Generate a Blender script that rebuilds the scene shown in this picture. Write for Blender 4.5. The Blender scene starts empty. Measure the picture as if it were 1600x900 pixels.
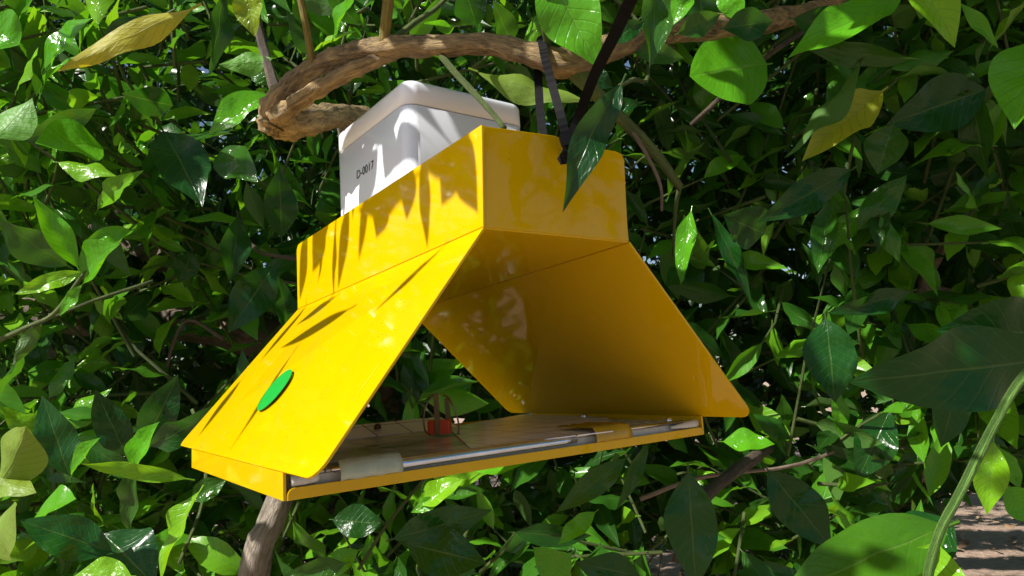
import bpy, bmesh, math, random
import numpy as np
from mathutils import Vector, Matrix

random.seed(7)
rng = np.random.default_rng(11)
SC = bpy.context.scene
COL = SC.collection

# ------------------------------------------------------------------ camera
Z0 = 0.85                                   # height of the trap floor above the soil
CAM = np.array([-0.2329, -0.2963, 0.0478 + Z0])
YAW, PITCH, ROLL, FPX = -0.6391, 0.1266, -0.0595, 1047.7
FWD = np.array([-math.sin(YAW) * math.cos(PITCH), math.cos(YAW) * math.cos(PITCH), math.sin(PITCH)])
_r = np.array([math.cos(YAW), math.sin(YAW), 0.0])
_u = np.cross(_r, FWD)
RIGHT = _r * math.cos(ROLL) + _u * math.sin(ROLL)
UP = -_r * math.sin(ROLL) + _u * math.cos(ROLL)
cam = bpy.data.cameras.new('camera')
cam.sensor_width = 36.0
cam.lens = FPX / 1600 * 36.0
cam.clip_start = 0.02
cam.clip_end = 500
camo = bpy.data.objects.new('camera', cam)
COL.objects.link(camo)
camo.matrix_world = Matrix(((RIGHT[0], UP[0], -FWD[0], CAM[0]), (RIGHT[1], UP[1], -FWD[1], CAM[1]),
                            (RIGHT[2], UP[2], -FWD[2], CAM[2]), (0, 0, 0, 1)))
SC.camera = camo

# ------------------------------------------------------------------ sky, sun, exposure
SUN = np.array([-0.73, 0.03, 0.68])
SUN /= np.linalg.norm(SUN)
world = bpy.data.worlds.new('World')
SC.world = world
world.use_nodes = True
wn = world.node_tree
sky = wn.nodes.new('ShaderNodeTexSky')
sky.sky_type = 'NISHITA'
sky.sun_disc = False
sky.sun_elevation = math.asin(SUN[2])
sky.sun_rotation = math.atan2(SUN[0], SUN[1])
bg = wn.nodes['Background']
bg.inputs['Strength'].default_value = 0.06
wn.links.new(sky.outputs[0], bg.inputs['Color'])
sl = bpy.data.lights.new('sun', 'SUN')
sl.energy = 4.4
sl.angle = math.radians(0.53)
sl.color = (1.0, 0.95, 0.87)
so = bpy.data.objects.new('sun', sl)
COL.objects.link(so)
so.rotation_euler = Vector(SUN).to_track_quat('Z', 'Y').to_euler()
so.location = (-3, 1, 6)
SC.view_settings.view_transform = 'Standard'
SC.view_settings.look = 'None'
SC.view_settings.gamma = 1.0
SC.view_settings.use_curve_mapping = False
SC.view_settings.exposure = 0.80
SC.render.engine = 'CYCLES'
SC.cycles.use_denoising = True
SC.cycles.max_bounces = 6
SC.cycles.diffuse_bounces = 2
SC.cycles.glossy_bounces = 4
SC.cycles.transmission_bounces = 5

# ------------------------------------------------------------------ helpers
def ray(px, py):
    return FWD + RIGHT * ((px - 800) / FPX) + UP * ((450 - py) / FPX)
def at(px, py, d):                          # a point d metres in front of the lens plane
    return CAM + ray(px, py) * d
def on(px, py, axis, val):                  # where a line of sight meets a plane x, y or z = val
    d = ray(px, py)
    return CAM + d * ((val - CAM[axis]) / d[axis])
def onplane(px, py, p0, n):
    d = ray(px, py)
    return CAM + d * (np.dot(p0 - CAM, n) / np.dot(d, n))
def depth_of(p):
    return float(np.dot(np.asarray(p) - CAM, FWD))
def to_px(P):
    d = P - CAM
    z = d @ FWD
    zz = np.where(np.abs(z) < 1e-4, 1e-4, z)
    return 800 + FPX * (d @ RIGHT) / zz, 450 - FPX * (d @ UP) / zz, z
def nrm(v):
    v = np.asarray(v, float)
    return v / (np.linalg.norm(v) + 1e-12)

def tag(o, label, cat, group=None, kind=None):
    if label: o['label'] = label
    if cat: o['category'] = cat
    if group: o['group'] = group
    if kind: o['kind'] = kind
    return o
def link(name, data, mat=None, parent=None, M=None):
    o = bpy.data.objects.new(name, data)
    COL.objects.link(o)
    if mat is not None and data is not None and len(data.materials) == 0:
        data.materials.append(mat)
    if parent is not None: o.parent = parent
    if M is not None: o.matrix_local = M
    return o
def empty(name, loc):
    o = bpy.data.objects.new(name, None)
    COL.objects.link(o)
    o.location = loc
    o.empty_display_size = 0.05
    return o
def mesh_of(name, verts, faces, smooth=False):
    me = bpy.data.meshes.new(name)
    me.from_pydata([tuple(map(float, v)) for v in verts], [], faces)
    if smooth:
        me.polygons.foreach_set('use_smooth', [True] * len(me.polygons))
    me.update()
    return me
def from_bm(name, bm, smooth=False):
    me = bpy.data.meshes.new(name)
    bmesh.ops.recalc_face_normals(bm, faces=bm.faces[:])
    bm.to_mesh(me); bm.free()
    if smooth:
        me.polygons.foreach_set('use_smooth', [True] * len(me.polygons))
    return me

# ------------------------------------------------------------------ node materials
def new_mat(name):
    m = bpy.data.materials.new(name)
    m.use_nodes = True
    nt = m.node_tree
    return m, nt, nt.nodes['Principled BSDF'], nt.nodes['Material Output']
def node(nt, t, **kw):
    n = nt.nodes.new(t)
    for k, v in kw.items(): setattr(n, k, v)
    return n
def ramp(nt, fac, stops):
    r = node(nt, 'ShaderNodeValToRGB')
    e = r.color_ramp.elements
    while len(e) < len(stops): e.new(0.5)
    for i, (p, c) in enumerate(stops):
        e[i].position = p; e[i].color = (*c, 1)
    nt.links.new(fac, r.inputs[0])
    return r
def noise(nt, vec, scale, detail=4, rough=0.55, dist=0.0):
    n = node(nt, 'ShaderNodeTexNoise')
    n.inputs['Scale'].default_value = scale
    n.inputs['Detail'].default_value = detail
    n.inputs['Roughness'].default_value = rough
    n.inputs['Distortion'].default_value = dist
    if vec is not None: nt.links.new(vec, n.inputs['Vector'])
    return n
def bump(nt, height, strength, dist, bsdf):
    b = node(nt, 'ShaderNodeBump')
    b.inputs['Strength'].default_value = strength
    b.inputs['Distance'].default_value = dist
    nt.links.new(height, b.inputs['Height'])
    nt.links.new(b.outputs[0], bsdf.inputs['Normal'])
    return b
def mapping(nt, src, scale):
    m = node(nt, 'ShaderNodeMapping')
    m.inputs['Scale'].default_value = scale
    nt.links.new(src, m.inputs['Vector'])
    return m.outputs[0]
def math_n(nt, op, a, b=None):
    m = node(nt, 'ShaderNodeMath', operation=op)
    for i, v in enumerate((a, b)):
        if v is None: continue
        if isinstance(v, (int, float)): m.inputs[i].default_value = v
        else: nt.links.new(v, m.inputs[i])
    return m.outputs[0]
def mixc(nt, fac, a, b, blend='MIX'):
    m = node(nt, 'ShaderNodeMix', data_type='RGBA', blend_type=blend)
    for s, v in ((0, fac), (6, a), (7, b)):
        if isinstance(v, (int, float)): m.inputs[s].default_value = v
        elif isinstance(v, tuple): m.inputs[s].default_value = (*v, 1)
        else: nt.links.new(v, m.inputs[s])
    return m.outputs[2]

def plastic(name, col, rough, wav=0.25, dirt=0.12):
    m, nt, b, out = new_mat(name)
    tc = node(nt, 'ShaderNodeTexCoord')
    n1 = noise(nt, tc.outputs['Object'], 22, 3)
    n2 = noise(nt, tc.outputs['Object'], 210, 5, 0.7)
    dark = tuple(c * 0.72 for c in col)
    r1 = ramp(nt, n2.outputs[0], [(0.30, dark), (0.30 + 0.25, col)])
    c = mixc(nt, dirt, col, r1.outputs[0])
    nt.links.new(c, b.inputs['Base Color'])
    rr = math_n(nt, 'MULTIPLY_ADD', n2.outputs[0], 0.10)
    rr.node.inputs[2].default_value = rough
    nt.links.new(rr, b.inputs['Roughness'])
    b.inputs['IOR'].default_value = 1.5
    bump(nt, n1.outputs[0], wav, 0.002, b)
    return m
def yellow():
    m, nt, b, out = new_mat('yellow_plastic')
    tc = node(nt, 'ShaderNodeTexCoord')
    o = tc.outputs['Object']
    col = (0.66, 0.41, 0.0005)
    n1 = noise(nt, o, 9, 3)
    grime = noise(nt, mapping(nt, o, (30, 30, 9)), 1.0, 6, 0.7, 0.5)
    speck = noise(nt, o, 420, 2, 0.5)
    scr = noise(nt, mapping(nt, o, (35, 420, 60)), 1.0, 3, 0.6, 0.3)
    c = mixc(nt, ramp(nt, grime.outputs[0], [(0.52, (0, 0, 0)), (0.80, (0.30, 0.30, 0.30))]).outputs[0], col, (0.50, 0.29, 0.02))
    c = mixc(nt, ramp(nt, speck.outputs[0], [(0.74, (0, 0, 0)), (0.78, (0.6, 0.6, 0.6))]).outputs[0], c, (0.30, 0.17, 0.02))
    c = mixc(nt, ramp(nt, scr.outputs[0], [(0.70, (0, 0, 0)), (0.76, (0.35, 0.35, 0.35))]).outputs[0], c, (0.86, 0.66, 0.16))
    nt.links.new(c, b.inputs['Base Color'])
    rr = math_n(nt, 'MULTIPLY_ADD', grime.outputs[0], 0.07); rr.node.inputs[2].default_value = 0.015
    nt.links.new(rr, b.inputs['Roughness'])
    b.inputs['IOR'].default_value = 1.40
    bump(nt, n1.outputs[0], 0.10, 0.004, b)
    return m
YEL = yellow()
WHITE = plastic('white_plastic', (0.84, 0.87, 0.95), 0.10, 0.02, 0.0)
GREEN = plastic('green_sticker', (0.015, 0.36, 0.045), 0.18, 0.05)
RED = plastic('red_rubber', (0.80, 0.07, 0.008), 0.35)
BLACK = plastic('black_nylon', (0.004, 0.004, 0.005), 0.60, 0.1)
BLACK.node_tree.nodes['Principled BSDF'].inputs['Specular IOR Level'].default_value = 0.15
PALE = plastic('pale_plate', (0.55, 0.56, 0.52), 0.22, 0.05, 0.3)

def simple(name, col, rough, metal=0.0, trans=0.0, alpha=1.0):
    m, nt, b, out = new_mat(name)
    tc = node(nt, 'ShaderNodeTexCoord')
    n = noise(nt, tc.outputs['Object'], 90, 4)
    c = mixc(nt, n.outputs[0], tuple(x * 0.75 for x in col), tuple(min(1, x * 1.2) for x in col))
    nt.links.new(c, b.inputs['Base Color'])
    b.inputs['Roughness'].default_value = rough
    b.inputs['Metallic'].default_value = metal
    b.inputs['Transmission Weight'].default_value = trans
    b.inputs['Alpha'].default_value = alpha
    return m
STEEL = simple('bright_steel', (0.62, 0.63, 0.65), 0.22, 1.0)
DARKSTEEL = simple('dark_screw', (0.10, 0.07, 0.05), 0.4, 0.8)
WIRE = simple('springy_wire', (0.30, 0.24, 0.17), 0.3, 0.9)
CLEAR = simple('clear_sleeve', (0.62, 0.72, 0.88), 0.08, 0.85)
STRIPM = simple('brown_strip', (0.20, 0.13, 0.045), 0.35)
INK = simple('black_ink', (0.03, 0.03, 0.04), 0.5)
SLOT = simple('slot_gap', (0.10, 0.05, 0.004), 0.6)

def tape_mat(name, col, trans):
    m, nt, b, out = new_mat(name)
    tc = node(nt, 'ShaderNodeTexCoord')
    n = noise(nt, mapping(nt, tc.outputs['Object'], (60, 250, 60)), 1.0, 4, 0.6, 0.6)
    r = ramp(nt, n.outputs[0], [(0.3, tuple(c * 0.72 for c in col)), (0.7, col)])
    nt.links.new(r.outputs[0], b.inputs['Base Color'])
    b.inputs['Roughness'].default_value = 0.22
    b.inputs['Transmission Weight'].default_value = trans
    bump(nt, n.outputs[0], 0.4, 0.001, b)
    return m
TAPE_A = tape_mat('grey_green_tape', (0.50, 0.60, 0.48), 0.10)
TAPE_B = tape_mat('amber_tape', (0.62, 0.40, 0.03), 0.2)

def card_mat():
    m, nt, b, out = new_mat('sticky_card')
    tc = node(nt, 'ShaderNodeTexCoord')
    n = noise(nt, mapping(nt, tc.outputs['Object'], (30, 34, 30)), 1.0, 5, 0.6, 0.8)
    base = ramp(nt, n.outputs[0], [(0.30, (0.18, 0.15, 0.11)), (0.46, (0.50, 0.46, 0.40)), (0.66, (0.76, 0.74, 0.72))])
    br = node(nt, 'ShaderNodeTexBrick')
    br.inputs['Scale'].default_value = 1.0
    br.inputs['Brick Width'].default_value = 0.030
    br.inputs['Row Height'].default_value = 0.030
    br.inputs['Mortar Size'].default_value = 0.0005
    br.offset = 0.0
    nt.links.new(tc.outputs['Object'], br.inputs['Vector'])
    c = mixc(nt, br.outputs['Fac'], base.outputs[0], (0.07, 0.05, 0.03))
    nt.links.new(c, b.inputs['Base Color'])
    b.inputs['Roughness'].default_value = 0.20
    b.inputs['Coat Weight'].default_value = 0.15
    n2 = noise(nt, tc.outputs['Object'], 45, 3, 0.5, 0.4)
    bump(nt, n2.outputs[0], 0.35, 0.004, b)
    return m
CARD = card_mat()
def card2_mat():
    m, nt, b, out = new_mat('pale_card')
    tc = node(nt, 'ShaderNodeTexCoord')
    br = node(nt, 'ShaderNodeTexBrick')
    br.inputs['Scale'].default_value = 1.0
    br.inputs['Brick Width'].default_value = 0.027
    br.inputs['Row Height'].default_value = 0.027
    br.inputs['Mortar Size'].default_value = 0.0005
    br.offset = 0.0
    nt.links.new(tc.outputs['Object'], br.inputs['Vector'])
    n = noise(nt, tc.outputs['Object'], 60, 4)
    base = ramp(nt, n.outputs[0], [(0.3, (0.80, 0.78, 0.84)), (0.7, (0.88, 0.86, 0.92))])
    c = mixc(nt, br.outputs['Fac'], base.outputs[0], (0.14, 0.10, 0.06))
    nt.links.new(c, b.inputs['Base Color'])
    b.inputs['Roughness'].default_value = 0.25
    return m
CARD2 = card2_mat()

def bark_mat(name, light, dark, along=9.0, around=26.0):
    m, nt, b, out = new_mat(name)
    uv = node(nt, 'ShaderNodeUVMap')
    tc = node(nt, 'ShaderNodeTexCoord')
    w = noise(nt, mapping(nt, uv.outputs[0], (along, around, 1)), 1.0, 7, 0.66, 1.4)
    f = noise(nt, tc.outputs['Object'], 60, 4)
    r = ramp(nt, w.outputs[0], [(0.36, dark), (0.50, tuple((a + c) / 2 for a, c in zip(light, dark))), (0.66, light)])
    c = mixc(nt, 0.35, r.outputs[0], ramp(nt, f.outputs[0], [(0.35, dark), (0.6, light)]).outputs[0])
    nt.links.new(c, b.inputs['Base Color'])
    b.inputs['Roughness'].default_value = 0.75
    bump(nt, w.outputs[0], 1.0, 0.007, b)
    return m
BARK = bark_mat('grey_brown_bark', (0.60, 0.42, 0.19), (0.06, 0.042, 0.024), 4.0, 6.0)
BARKG = bark_mat('grey_stem_bark', (0.40, 0.34, 0.27), (0.10, 0.08, 0.06), 4.0, 3.4)
BARK2 = bark_mat('brown_limb_bark', (0.20, 0.145, 0.10), (0.06, 0.042, 0.03), 4, 3)
TWIGM = bark_mat('green_twig', (0.16, 0.23, 0.05), (0.07, 0.11, 0.025), 3, 2)
STEMG = bark_mat('fresh_green_stem', (0.16, 0.34, 0.05), (0.10, 0.24, 0.03), 2, 2)
TWIGY = bark_mat('yellow_green_stem', (0.38, 0.31, 0.06), (0.20, 0.15, 0.03), 3, 2)
DRYTWIG = bark_mat('dry_twig', (0.46, 0.35, 0.26), (0.22, 0.16, 0.11), 3, 2)

def leaf_mat(name, per_object):
    """citrus leaf: glossy upper side, paler matt underside, pale midrib and side veins, light shining through"""
    m, nt, b, out = new_mat(name)
    L = nt.links
    uv = node(nt, 'ShaderNodeUVMap'); uv.uv_map = 'UVMap'
    sx = node(nt, 'ShaderNodeSeparateXYZ'); L.new(uv.outputs[0], sx.inputs[0])
    u, v = sx.outputs[0], sx.outputs[1]
    av = math_n(nt, 'ABSOLUTE', v)
    rib = node(nt, 'ShaderNodeMapRange', interpolation_type='SMOOTHSTEP')
    rib.inputs[1].default_value = 0.055; rib.inputs[2].default_value = 0.012
    L.new(av, rib.inputs[0])
    t = math_n(nt, 'SUBTRACT', u, math_n(nt, 'MULTIPLY', av, 0.20))
    s = math_n(nt, 'SINE', math_n(nt, 'MULTIPLY', t, 62.0))
    vein = node(nt, 'ShaderNodeMapRange', interpolation_type='SMOOTHSTEP')
    vein.inputs[1].default_value = 0.80; vein.inputs[2].default_value = 1.0
    L.new(s, vein.inputs[0])
    if per_object:
        oi = node(nt, 'ShaderNodeObjectInfo')
        col = oi.outputs['Color']; rnd = oi.outputs['Random']
    else:
        at_ = node(nt, 'ShaderNodeUVMap'); at_.uv_map = 'rnd'
        s2 = node(nt, 'ShaderNodeSeparateXYZ'); L.new(at_.outputs[0], s2.inputs[0])
        rnd = s2.outputs[1]
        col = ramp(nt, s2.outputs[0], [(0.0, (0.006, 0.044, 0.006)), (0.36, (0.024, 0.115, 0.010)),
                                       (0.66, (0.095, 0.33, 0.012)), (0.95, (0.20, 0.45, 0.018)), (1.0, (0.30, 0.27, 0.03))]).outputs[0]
    tc = node(nt, 'ShaderNodeTexCoord')
    mot = noise(nt, tc.outputs['Object'], 55, 4, 0.6)
    c1 = mixc(nt, mot.outputs[0], mixc(nt, 0.30, col, (0.01, 0.03, 0.008)), mixc(nt, 0.06, col, (0.16, 0.26, 0.04)))
    c1 = mixc(nt, math_n(nt, 'MULTIPLY', vein.outputs[0], 0.10), c1, (0.12, 0.24, 0.04))
    spots = noise(nt, mapping(nt, uv.outputs[0], (30, 9, 1)), 1.0, 3, 0.6)
    sm = math_n(nt, 'MULTIPLY', ramp(nt, spots.outputs[0], [(0.70, (0, 0, 0)), (0.74, (1, 1, 1))]).outputs[0], math_n(nt, 'GREATER_THAN', rnd, 0.45))
    c1 = mixc(nt, math_n(nt, 'MULTIPLY', sm, 0.7), c1, (0.16, 0.10, 0.03))
    c1 = mixc(nt, math_n(nt, 'MULTIPLY', rib.outputs[0], 0.17), c1, (0.24, 0.34, 0.09))
    geo = node(nt, 'ShaderNodeNewGeometry')
    under = mixc(nt, 0.30, c1, (0.16, 0.27, 0.08))
    c2 = mixc(nt, geo.outputs['Backfacing'], c1, under)
    L.new(c2, b.inputs['Base Color'])
    ro = math_n(nt, 'MULTIPLY_ADD', geo.outputs['Backfacing'], 0.22)
    rb = math_n(nt, 'MULTIPLY_ADD', rnd, 0.20); rb.node.inputs[2].default_value = 0.11
    L.new(rb, ro.node.inputs[2])
    L.new(ro, b.inputs['Roughness'])
    b.inputs['IOR'].default_value = 1.38
    puck = noise(nt, tc.outputs['Object'] if not per_object else mapping(nt, uv.outputs[0], (7, 2.2, 1)), 26 if not per_object else 1.0, 2, 0.5)
    h = math_n(nt, 'ADD', math_n(nt, 'MULTIPLY', vein.outputs[0], -0.10), math_n(nt, 'ADD', math_n(nt, 'MULTIPLY', rib.outputs[0], -0.25), math_n(nt, 'MULTIPLY', puck.outputs[0], 1.0)))
    bm_ = bump(nt, h, 0.5, 0.0022, b)
    tr = node(nt, 'ShaderNodeBsdfTranslucent')
    tcol = mixc(nt, 0.10, mixc(nt, 1.0, c1, (3.0, 2.6, 1.0), 'MULTIPLY'), (0.34, 0.62, 0.012))
    tcol = mixc(nt, math_n(nt, 'MULTIPLY', vein.outputs[0], 0.35), tcol, (0.03, 0.08, 0.005))
    L.new(tcol, tr.inputs['Color'])
    mx = node(nt, 'ShaderNodeMixShader'); mx.inputs[0].default_value = 0.26
    L.new(b.outputs[0], mx.inputs[1]); L.new(tr.outputs[0], mx.inputs[2])
    L.new(mx.outputs[0], out.inputs['Surface'])
    return m
LEAF = leaf_mat('citrus_leaf', True)
LEAFM = leaf_mat('citrus_foliage', False)

def soil_mat():
    m, nt, b, out = new_mat('dry_soil')
    tc = node(nt, 'ShaderNodeTexCoord')
    n = noise(nt, tc.outputs['Object'], 1.4, 8, 0.65)
    f = noise(nt, tc.outputs['Object'], 38, 6, 0.7)
    r = ramp(nt, n.outputs[0], [(0.3, (0.34, 0.22, 0.155)), (0.7, (0.52, 0.38, 0.29))])
    c = mixc(nt, 0.5, r.outputs[0], ramp(nt, f.outputs[0], [(0.3, (0.24, 0.15, 0.10)), (0.65, (0.58, 0.44, 0.34))]).outputs[0])
    nt.links.new(c, b.inputs['Base Color'])
    b.inputs['Roughness'].default_value = 0.95
    bump(nt, f.outputs[0], 0.8, 0.03, b)
    return m
SOIL = soil_mat()
def litter_mat():
    m, nt, b, out = new_mat('dead_leaf')
    at_ = node(nt, 'ShaderNodeUVMap'); at_.uv_map = 'rnd'
    s2 = node(nt, 'ShaderNodeSeparateXYZ'); nt.links.new(at_.outputs[0], s2.inputs[0])
    r = ramp(nt, s2.outputs[0], [(0, (0.13, 0.08, 0.045)), (0.5, (0.30, 0.19, 0.10)), (1, (0.46, 0.33, 0.20))])
    nt.links.new(r.outputs[0], b.inputs['Base Color'])
    b.inputs['Roughness'].default_value = 0.7
    return m
LITTER = litter_mat()

# ------------------------------------------------------------------ the ground
def ground():
    n = 90
    ext = np.concatenate([-np.geomspace(150, 4.2, 12), np.linspace(-4, 4, n), np.geomspace(4.2, 150, 12)])
    X, Y = np.meshgrid(ext, ext, indexing='ij')
    near = np.exp(-(X ** 2 + Y ** 2) / 60)
    Zg = near * (0.03 * np.sin(X * 2.1 + 0.7) * np.sin(Y * 1.7) + 0.018 * np.sin(X * 6.3 + Y * 4.1) + rng.normal(0, 0.006, X.shape))
    k = len(ext)
    V = np.stack([X, Y, Zg], -1).reshape(-1, 3)
    F = [(i * k + j, (i + 1) * k + j, (i + 1) * k + j + 1, i * k + j + 1) for i in range(k - 1) for j in range(k - 1)]
    o = link('ground', mesh_of('ground', V, F, True), SOIL)
    o['kind'] = 'structure'
    o['label'] = 'bare reddish orchard soil under the citrus tree'
ground()

# ------------------------------------------------------------------ leaves
def leaf_grid(ns, nw, fold=0.25, droop=0.15, twist=0.0, wav=0.03, sharp=1.0, petiole=0.10, wid=0.46, seed=0, curl=0.0, side=0.0):
    """verts (n,3) with unit length along x, faces, uv; x runs base to tip, z is the upper side"""
    r = np.random.default_rng(seed)
    ph = r.uniform(0, 6.28, 3)
    V, UV = [], []
    for i in range(ns + 1):
        t = i / ns
        prof = (math.sin(math.pi * min(1, t) ** (0.90 if sharp else 0.85)) ** (1.0 if sharp else 0.7) if 0 < t < 1 else 0.0)
        prof *= (1 - 0.16 * t ** 3 * sharp)
        w = max(prof, 0.02 if t == 0 else 0.006) * wid / 2 * (0.9 if sharp else 1.0)
        tw = twist * t
        zc = -droop * t * t
        yc = side * math.sin(math.pi * t) 
        for j in range(nw + 1):
            s = j / nw * 2 - 1
            y = s * w * (1 + 0.04 * math.sin(9 * t + ph[0] + s))
            z = fold * abs(s) ** 1.3 * w + wav * abs(s) * math.sin(t * 11 + ph[1] + (2 if s > 0 else 0)) * prof \
                - curl * s * s * w + 0.012 * math.sin(t * 17 + ph[2]) * prof
            V.append((t * math.cos(droop * t * 0.6), yc + y * math.cos(tw) - z * math.sin(tw), zc + y * math.sin(tw) + z * math.cos(tw)))
            UV.append((t, s))
    F = []
    for i in range(ns):
        for j in range(nw):
            a = i * (nw + 1) + j
            F.append((a, a + nw + 1, a + nw + 2, a + 1))
    if petiole:
        k0 = len(V)
        rr = 0.011
        for i in range(2):
            x = -petiole * (1 - i) + 0.01 * i
            for q in range(3):
                a = q * 2.094
                V.append((x, rr * math.cos(a), rr * math.sin(a) - 0.004)); UV.append((0, 0))
        for q in range(3):
            F.append((k0 + q, k0 + (q + 1) % 3, k0 + 3 + (q + 1) % 3, k0 + 3 + q))
    return np.array(V), F, np.array(UV)

def leaf_mesh(name, V, F, UV, smooth=True):
    me = mesh_of(name, V, F, smooth)
    uvl = me.uv_layers.new(name='UVMap')
    li = np.zeros(len(me.loops), np.int32)
    me.loops.foreach_get('vertex_index', li)
    uvl.data.foreach_set('uv', UV[li].astype(np.float32).ravel())
    return me
TEMPL = [leaf_grid(7, 4, f, d, tw, wv, 1, 0.09, wd, sd, cu) for sd, (f, d, tw, wv, wd, cu) in enumerate([
    (0.30, 0.10, 0.0, 0.02, 0.40, 0), (0.45, 0.22, 0.3, 0.05, 0.34, 0), (0.15, 0.30, -0.3, 0.04, 0.44, 0), (0.6, -0.10, 0.2, 0.05, 0.36, 0),
    (0.05, 0.18, 0.1, 0.06, 0.50, 0.2), (0.9, 0.15, -0.2, 0.03, 0.34, 0), (0.35, 0.50, 0.6, 0.06, 0.40, 0), (-0.2, 0.12, 0, 0.06, 0.46, 0.2)])]
TEMPF = [leaf_grid(5, 2, f, d, tw, wv, 1, 0.0, wd, sd, cu) for sd, (f, d, tw, wv, wd, cu) in enumerate([
    (0.30, 0.10, 0.0, 0.02, 0.48, 0), (0.45, 0.22, 0.3, 0.05, 0.44, 0), (0.15, 0.30, -0.3, 0.04, 0.52, 0), (0.6, -0.10, 0.2, 0.05, 0.46, 0)])]
TEMPM = [leaf_grid(10, 6, f, d, tw, wv, 1, 0.09, wd, sd, cu) for sd, (f, d, tw, wv, wd, cu) in enumerate([
    (0.30, 0.10, 0.0, 0.02, 0.40, 0), (0.45, 0.22, 0.3, 0.05, 0.34, 0), (0.15, 0.30, -0.3, 0.04, 0.44, 0), (0.6, -0.10, 0.2, 0.05, 0.36, 0),
    (0.05, 0.18, 0.1, 0.06, 0.50, 0.2), (0.9, 0.15, -0.2, 0.03, 0.34, 0), (0.35, 0.50, 0.6, 0.06, 0.40, 0), (-0.2, 0.12, 0, 0.06, 0.46, 0.2)])]
TMESH = []
for t_ in TEMPM:
    me_ = leaf_mesh('leaf', *t_); me_.materials.append(LEAF); TMESH.append(me_)

def frame(a, n):
    a = nrm(a)
    n = np.asarray(n, float) - np.dot(n, a) * a
    n = nrm(n)
    return a, np.cross(n, a), n

def tube_arrays(pts, rad, sides=7, sub=4, jitter=0.0, seed=0, cap=True):
    P = np.array(pts, float); Rr = np.array(rad, float)
    if sub > 1 and len(P) > 2:
        Q, S = [], []
        E = np.vstack([2 * P[0] - P[1], P, 2 * P[-1] - P[-2]])
        for i in range(len(P) - 1):
            for k in range(sub):
                t = k / sub
                p0, p1, p2, p3 = E[i:i + 4]
                Q.append(0.5 * (2 * p1 + (p2 - p0) * t + (2 * p0 - 5 * p1 + 4 * p2 - p3) * t * t + (3 * p1 - p0 - 3 * p2 + p3) * t ** 3))
                S.append(Rr[i] * (1 - t) + Rr[i + 1] * t)
        Q.append(P[-1]); S.append(Rr[-1])
        P, Rr = np.array(Q), np.array(S)
    r = np.random.default_rng(seed)
    V, UV, F = [], [], []
    T = np.gradient(P, axis=0)
    ref = np.array([0.0, 0.0, 1.0])
    if abs(np.dot(nrm(T[0]), ref)) > 0.9: ref = np.array([1.0, 0, 0])
    n0 = nrm(ref - np.dot(ref, nrm(T[0])) * nrm(T[0]))
    ln = 0.0
    ridge = r.normal(0, 1, sides)
    for i in range(len(P)):
        t = nrm(T[i])
        n0 = nrm(n0 - np.dot(n0, t) * t)
        b0 = np.cross(t, n0)
        if i: ln += np.linalg.norm(P[i] - P[i - 1])
        kn = 1 + jitter * 0.6 * math.sin(i * 1.3 + seed) * r.uniform(0.3, 1)
        for q in range(sides):
            a = 2 * math.pi * q / sides
            rr = Rr[i] * kn * (1 + jitter * (0.5 * ridge[q] + 0.7 * r.normal()) * 0.6)
            V.append(P[i] + rr * (n0 * math.cos(a) + b0 * math.sin(a)))
            UV.append((q / sides * 3, ln * 10))
        if i:
            for q in range(sides):
                k = (i - 1) * sides
                F.append((k + q, k + (q + 1) % sides, k + sides + (q + 1) % sides, k + sides + q))
    if cap:
        F.append(tuple(range(sides))[::-1])
        F.append(tuple(range(len(V) - sides, len(V))))
    return np.array(V), F, np.array(UV)
def tube_mesh(name, pts, rad, mat, **kw):
    V, F, UV = tube_arrays(pts, rad, **kw)
    me = leaf_mesh(name, V, F, UV)
    me.materials.append(mat)
    return me

TREE_AT = at(395, 900, 0.70); TREE_AT[2] = 0.0
TREE_AT = TREE_AT + np.array([0.02, 0.05, 0])
tree = empty('citrus_tree', TREE_AT)
tag(tree, 'dense glossy citrus tree whose branches and leaves surround the yellow trap', 'tree')
TB = Matrix.Translation(-Vector(TREE_AT))
def tree_tube(name, pts, rad, mat, parent=tree, **kw):
    me = tube_mesh(name, [np.asarray(p) for p in pts], rad, mat, **kw)
    return link(name, me, None, parent, TB if parent is tree else None)

# the stem that rises behind the trap and the gnarled branch that carries it
d_tie = depth_of(on(880, 240, 1, -0.045))
tree_tube('trunk', [TREE_AT + np.array([-0.02, 0.03, -0.03]), TREE_AT + np.array([-0.03, 0.02, 0.35]), at(392, 930, 0.66), at(430, 800, 0.68),
                    at(490, 640, 0.74), at(570, 440, 0.76), at(590, 300, 0.70), at(552, 225, 0.62), at(540, 182, 0.55)],
          [0.026, 0.020, 0.0150, 0.0135, 0.013, 0.013, 0.012, 0.010, 0.009], BARKG, sides=14, sub=6, jitter=0.10, seed=3)
tree_tube('branch', [at(575, 182, 0.56), at(530, 180, 0.52), at(490, 186, 0.49), at(447, 190, 0.465), at(429, 180, 0.455), at(436, 156, 0.445), at(470, 120, 0.435), at(530, 88, 0.42),
                     at(600, 74, 0.405), at(680, 72, 0.39), at(760, 69, 0.38), at(830, 84, 0.37), at(890, 98, 0.37), at(960, 72, 0.40), at(1080, 45, 0.47), at(1240, 25, 0.60), at(1420, -30, 0.78)],
          [0.0080, 0.0085, 0.0105, 0.0125, 0.0112, 0.0078, 0.0066, 0.0060, 0.0064, 0.0057, 0.0057, 0.0062, 0.0080, 0.0075, 0.008, 0.009, 0.010], BARK, sides=20, sub=8, jitter=0.16, seed=5)
tree_tube('branch', [at(432, 184, 0.45), at(455, 166, 0.43), at(495, 140, 0.42), at(540, 114, 0.412), at(580, 97, 0.408), at(620, 82, 0.405)],
          [0.0070, 0.0060, 0.0052, 0.0050, 0.0046, 0.0034], BARK, sides=14, sub=7, jitter=0.18, seed=8)
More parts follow.
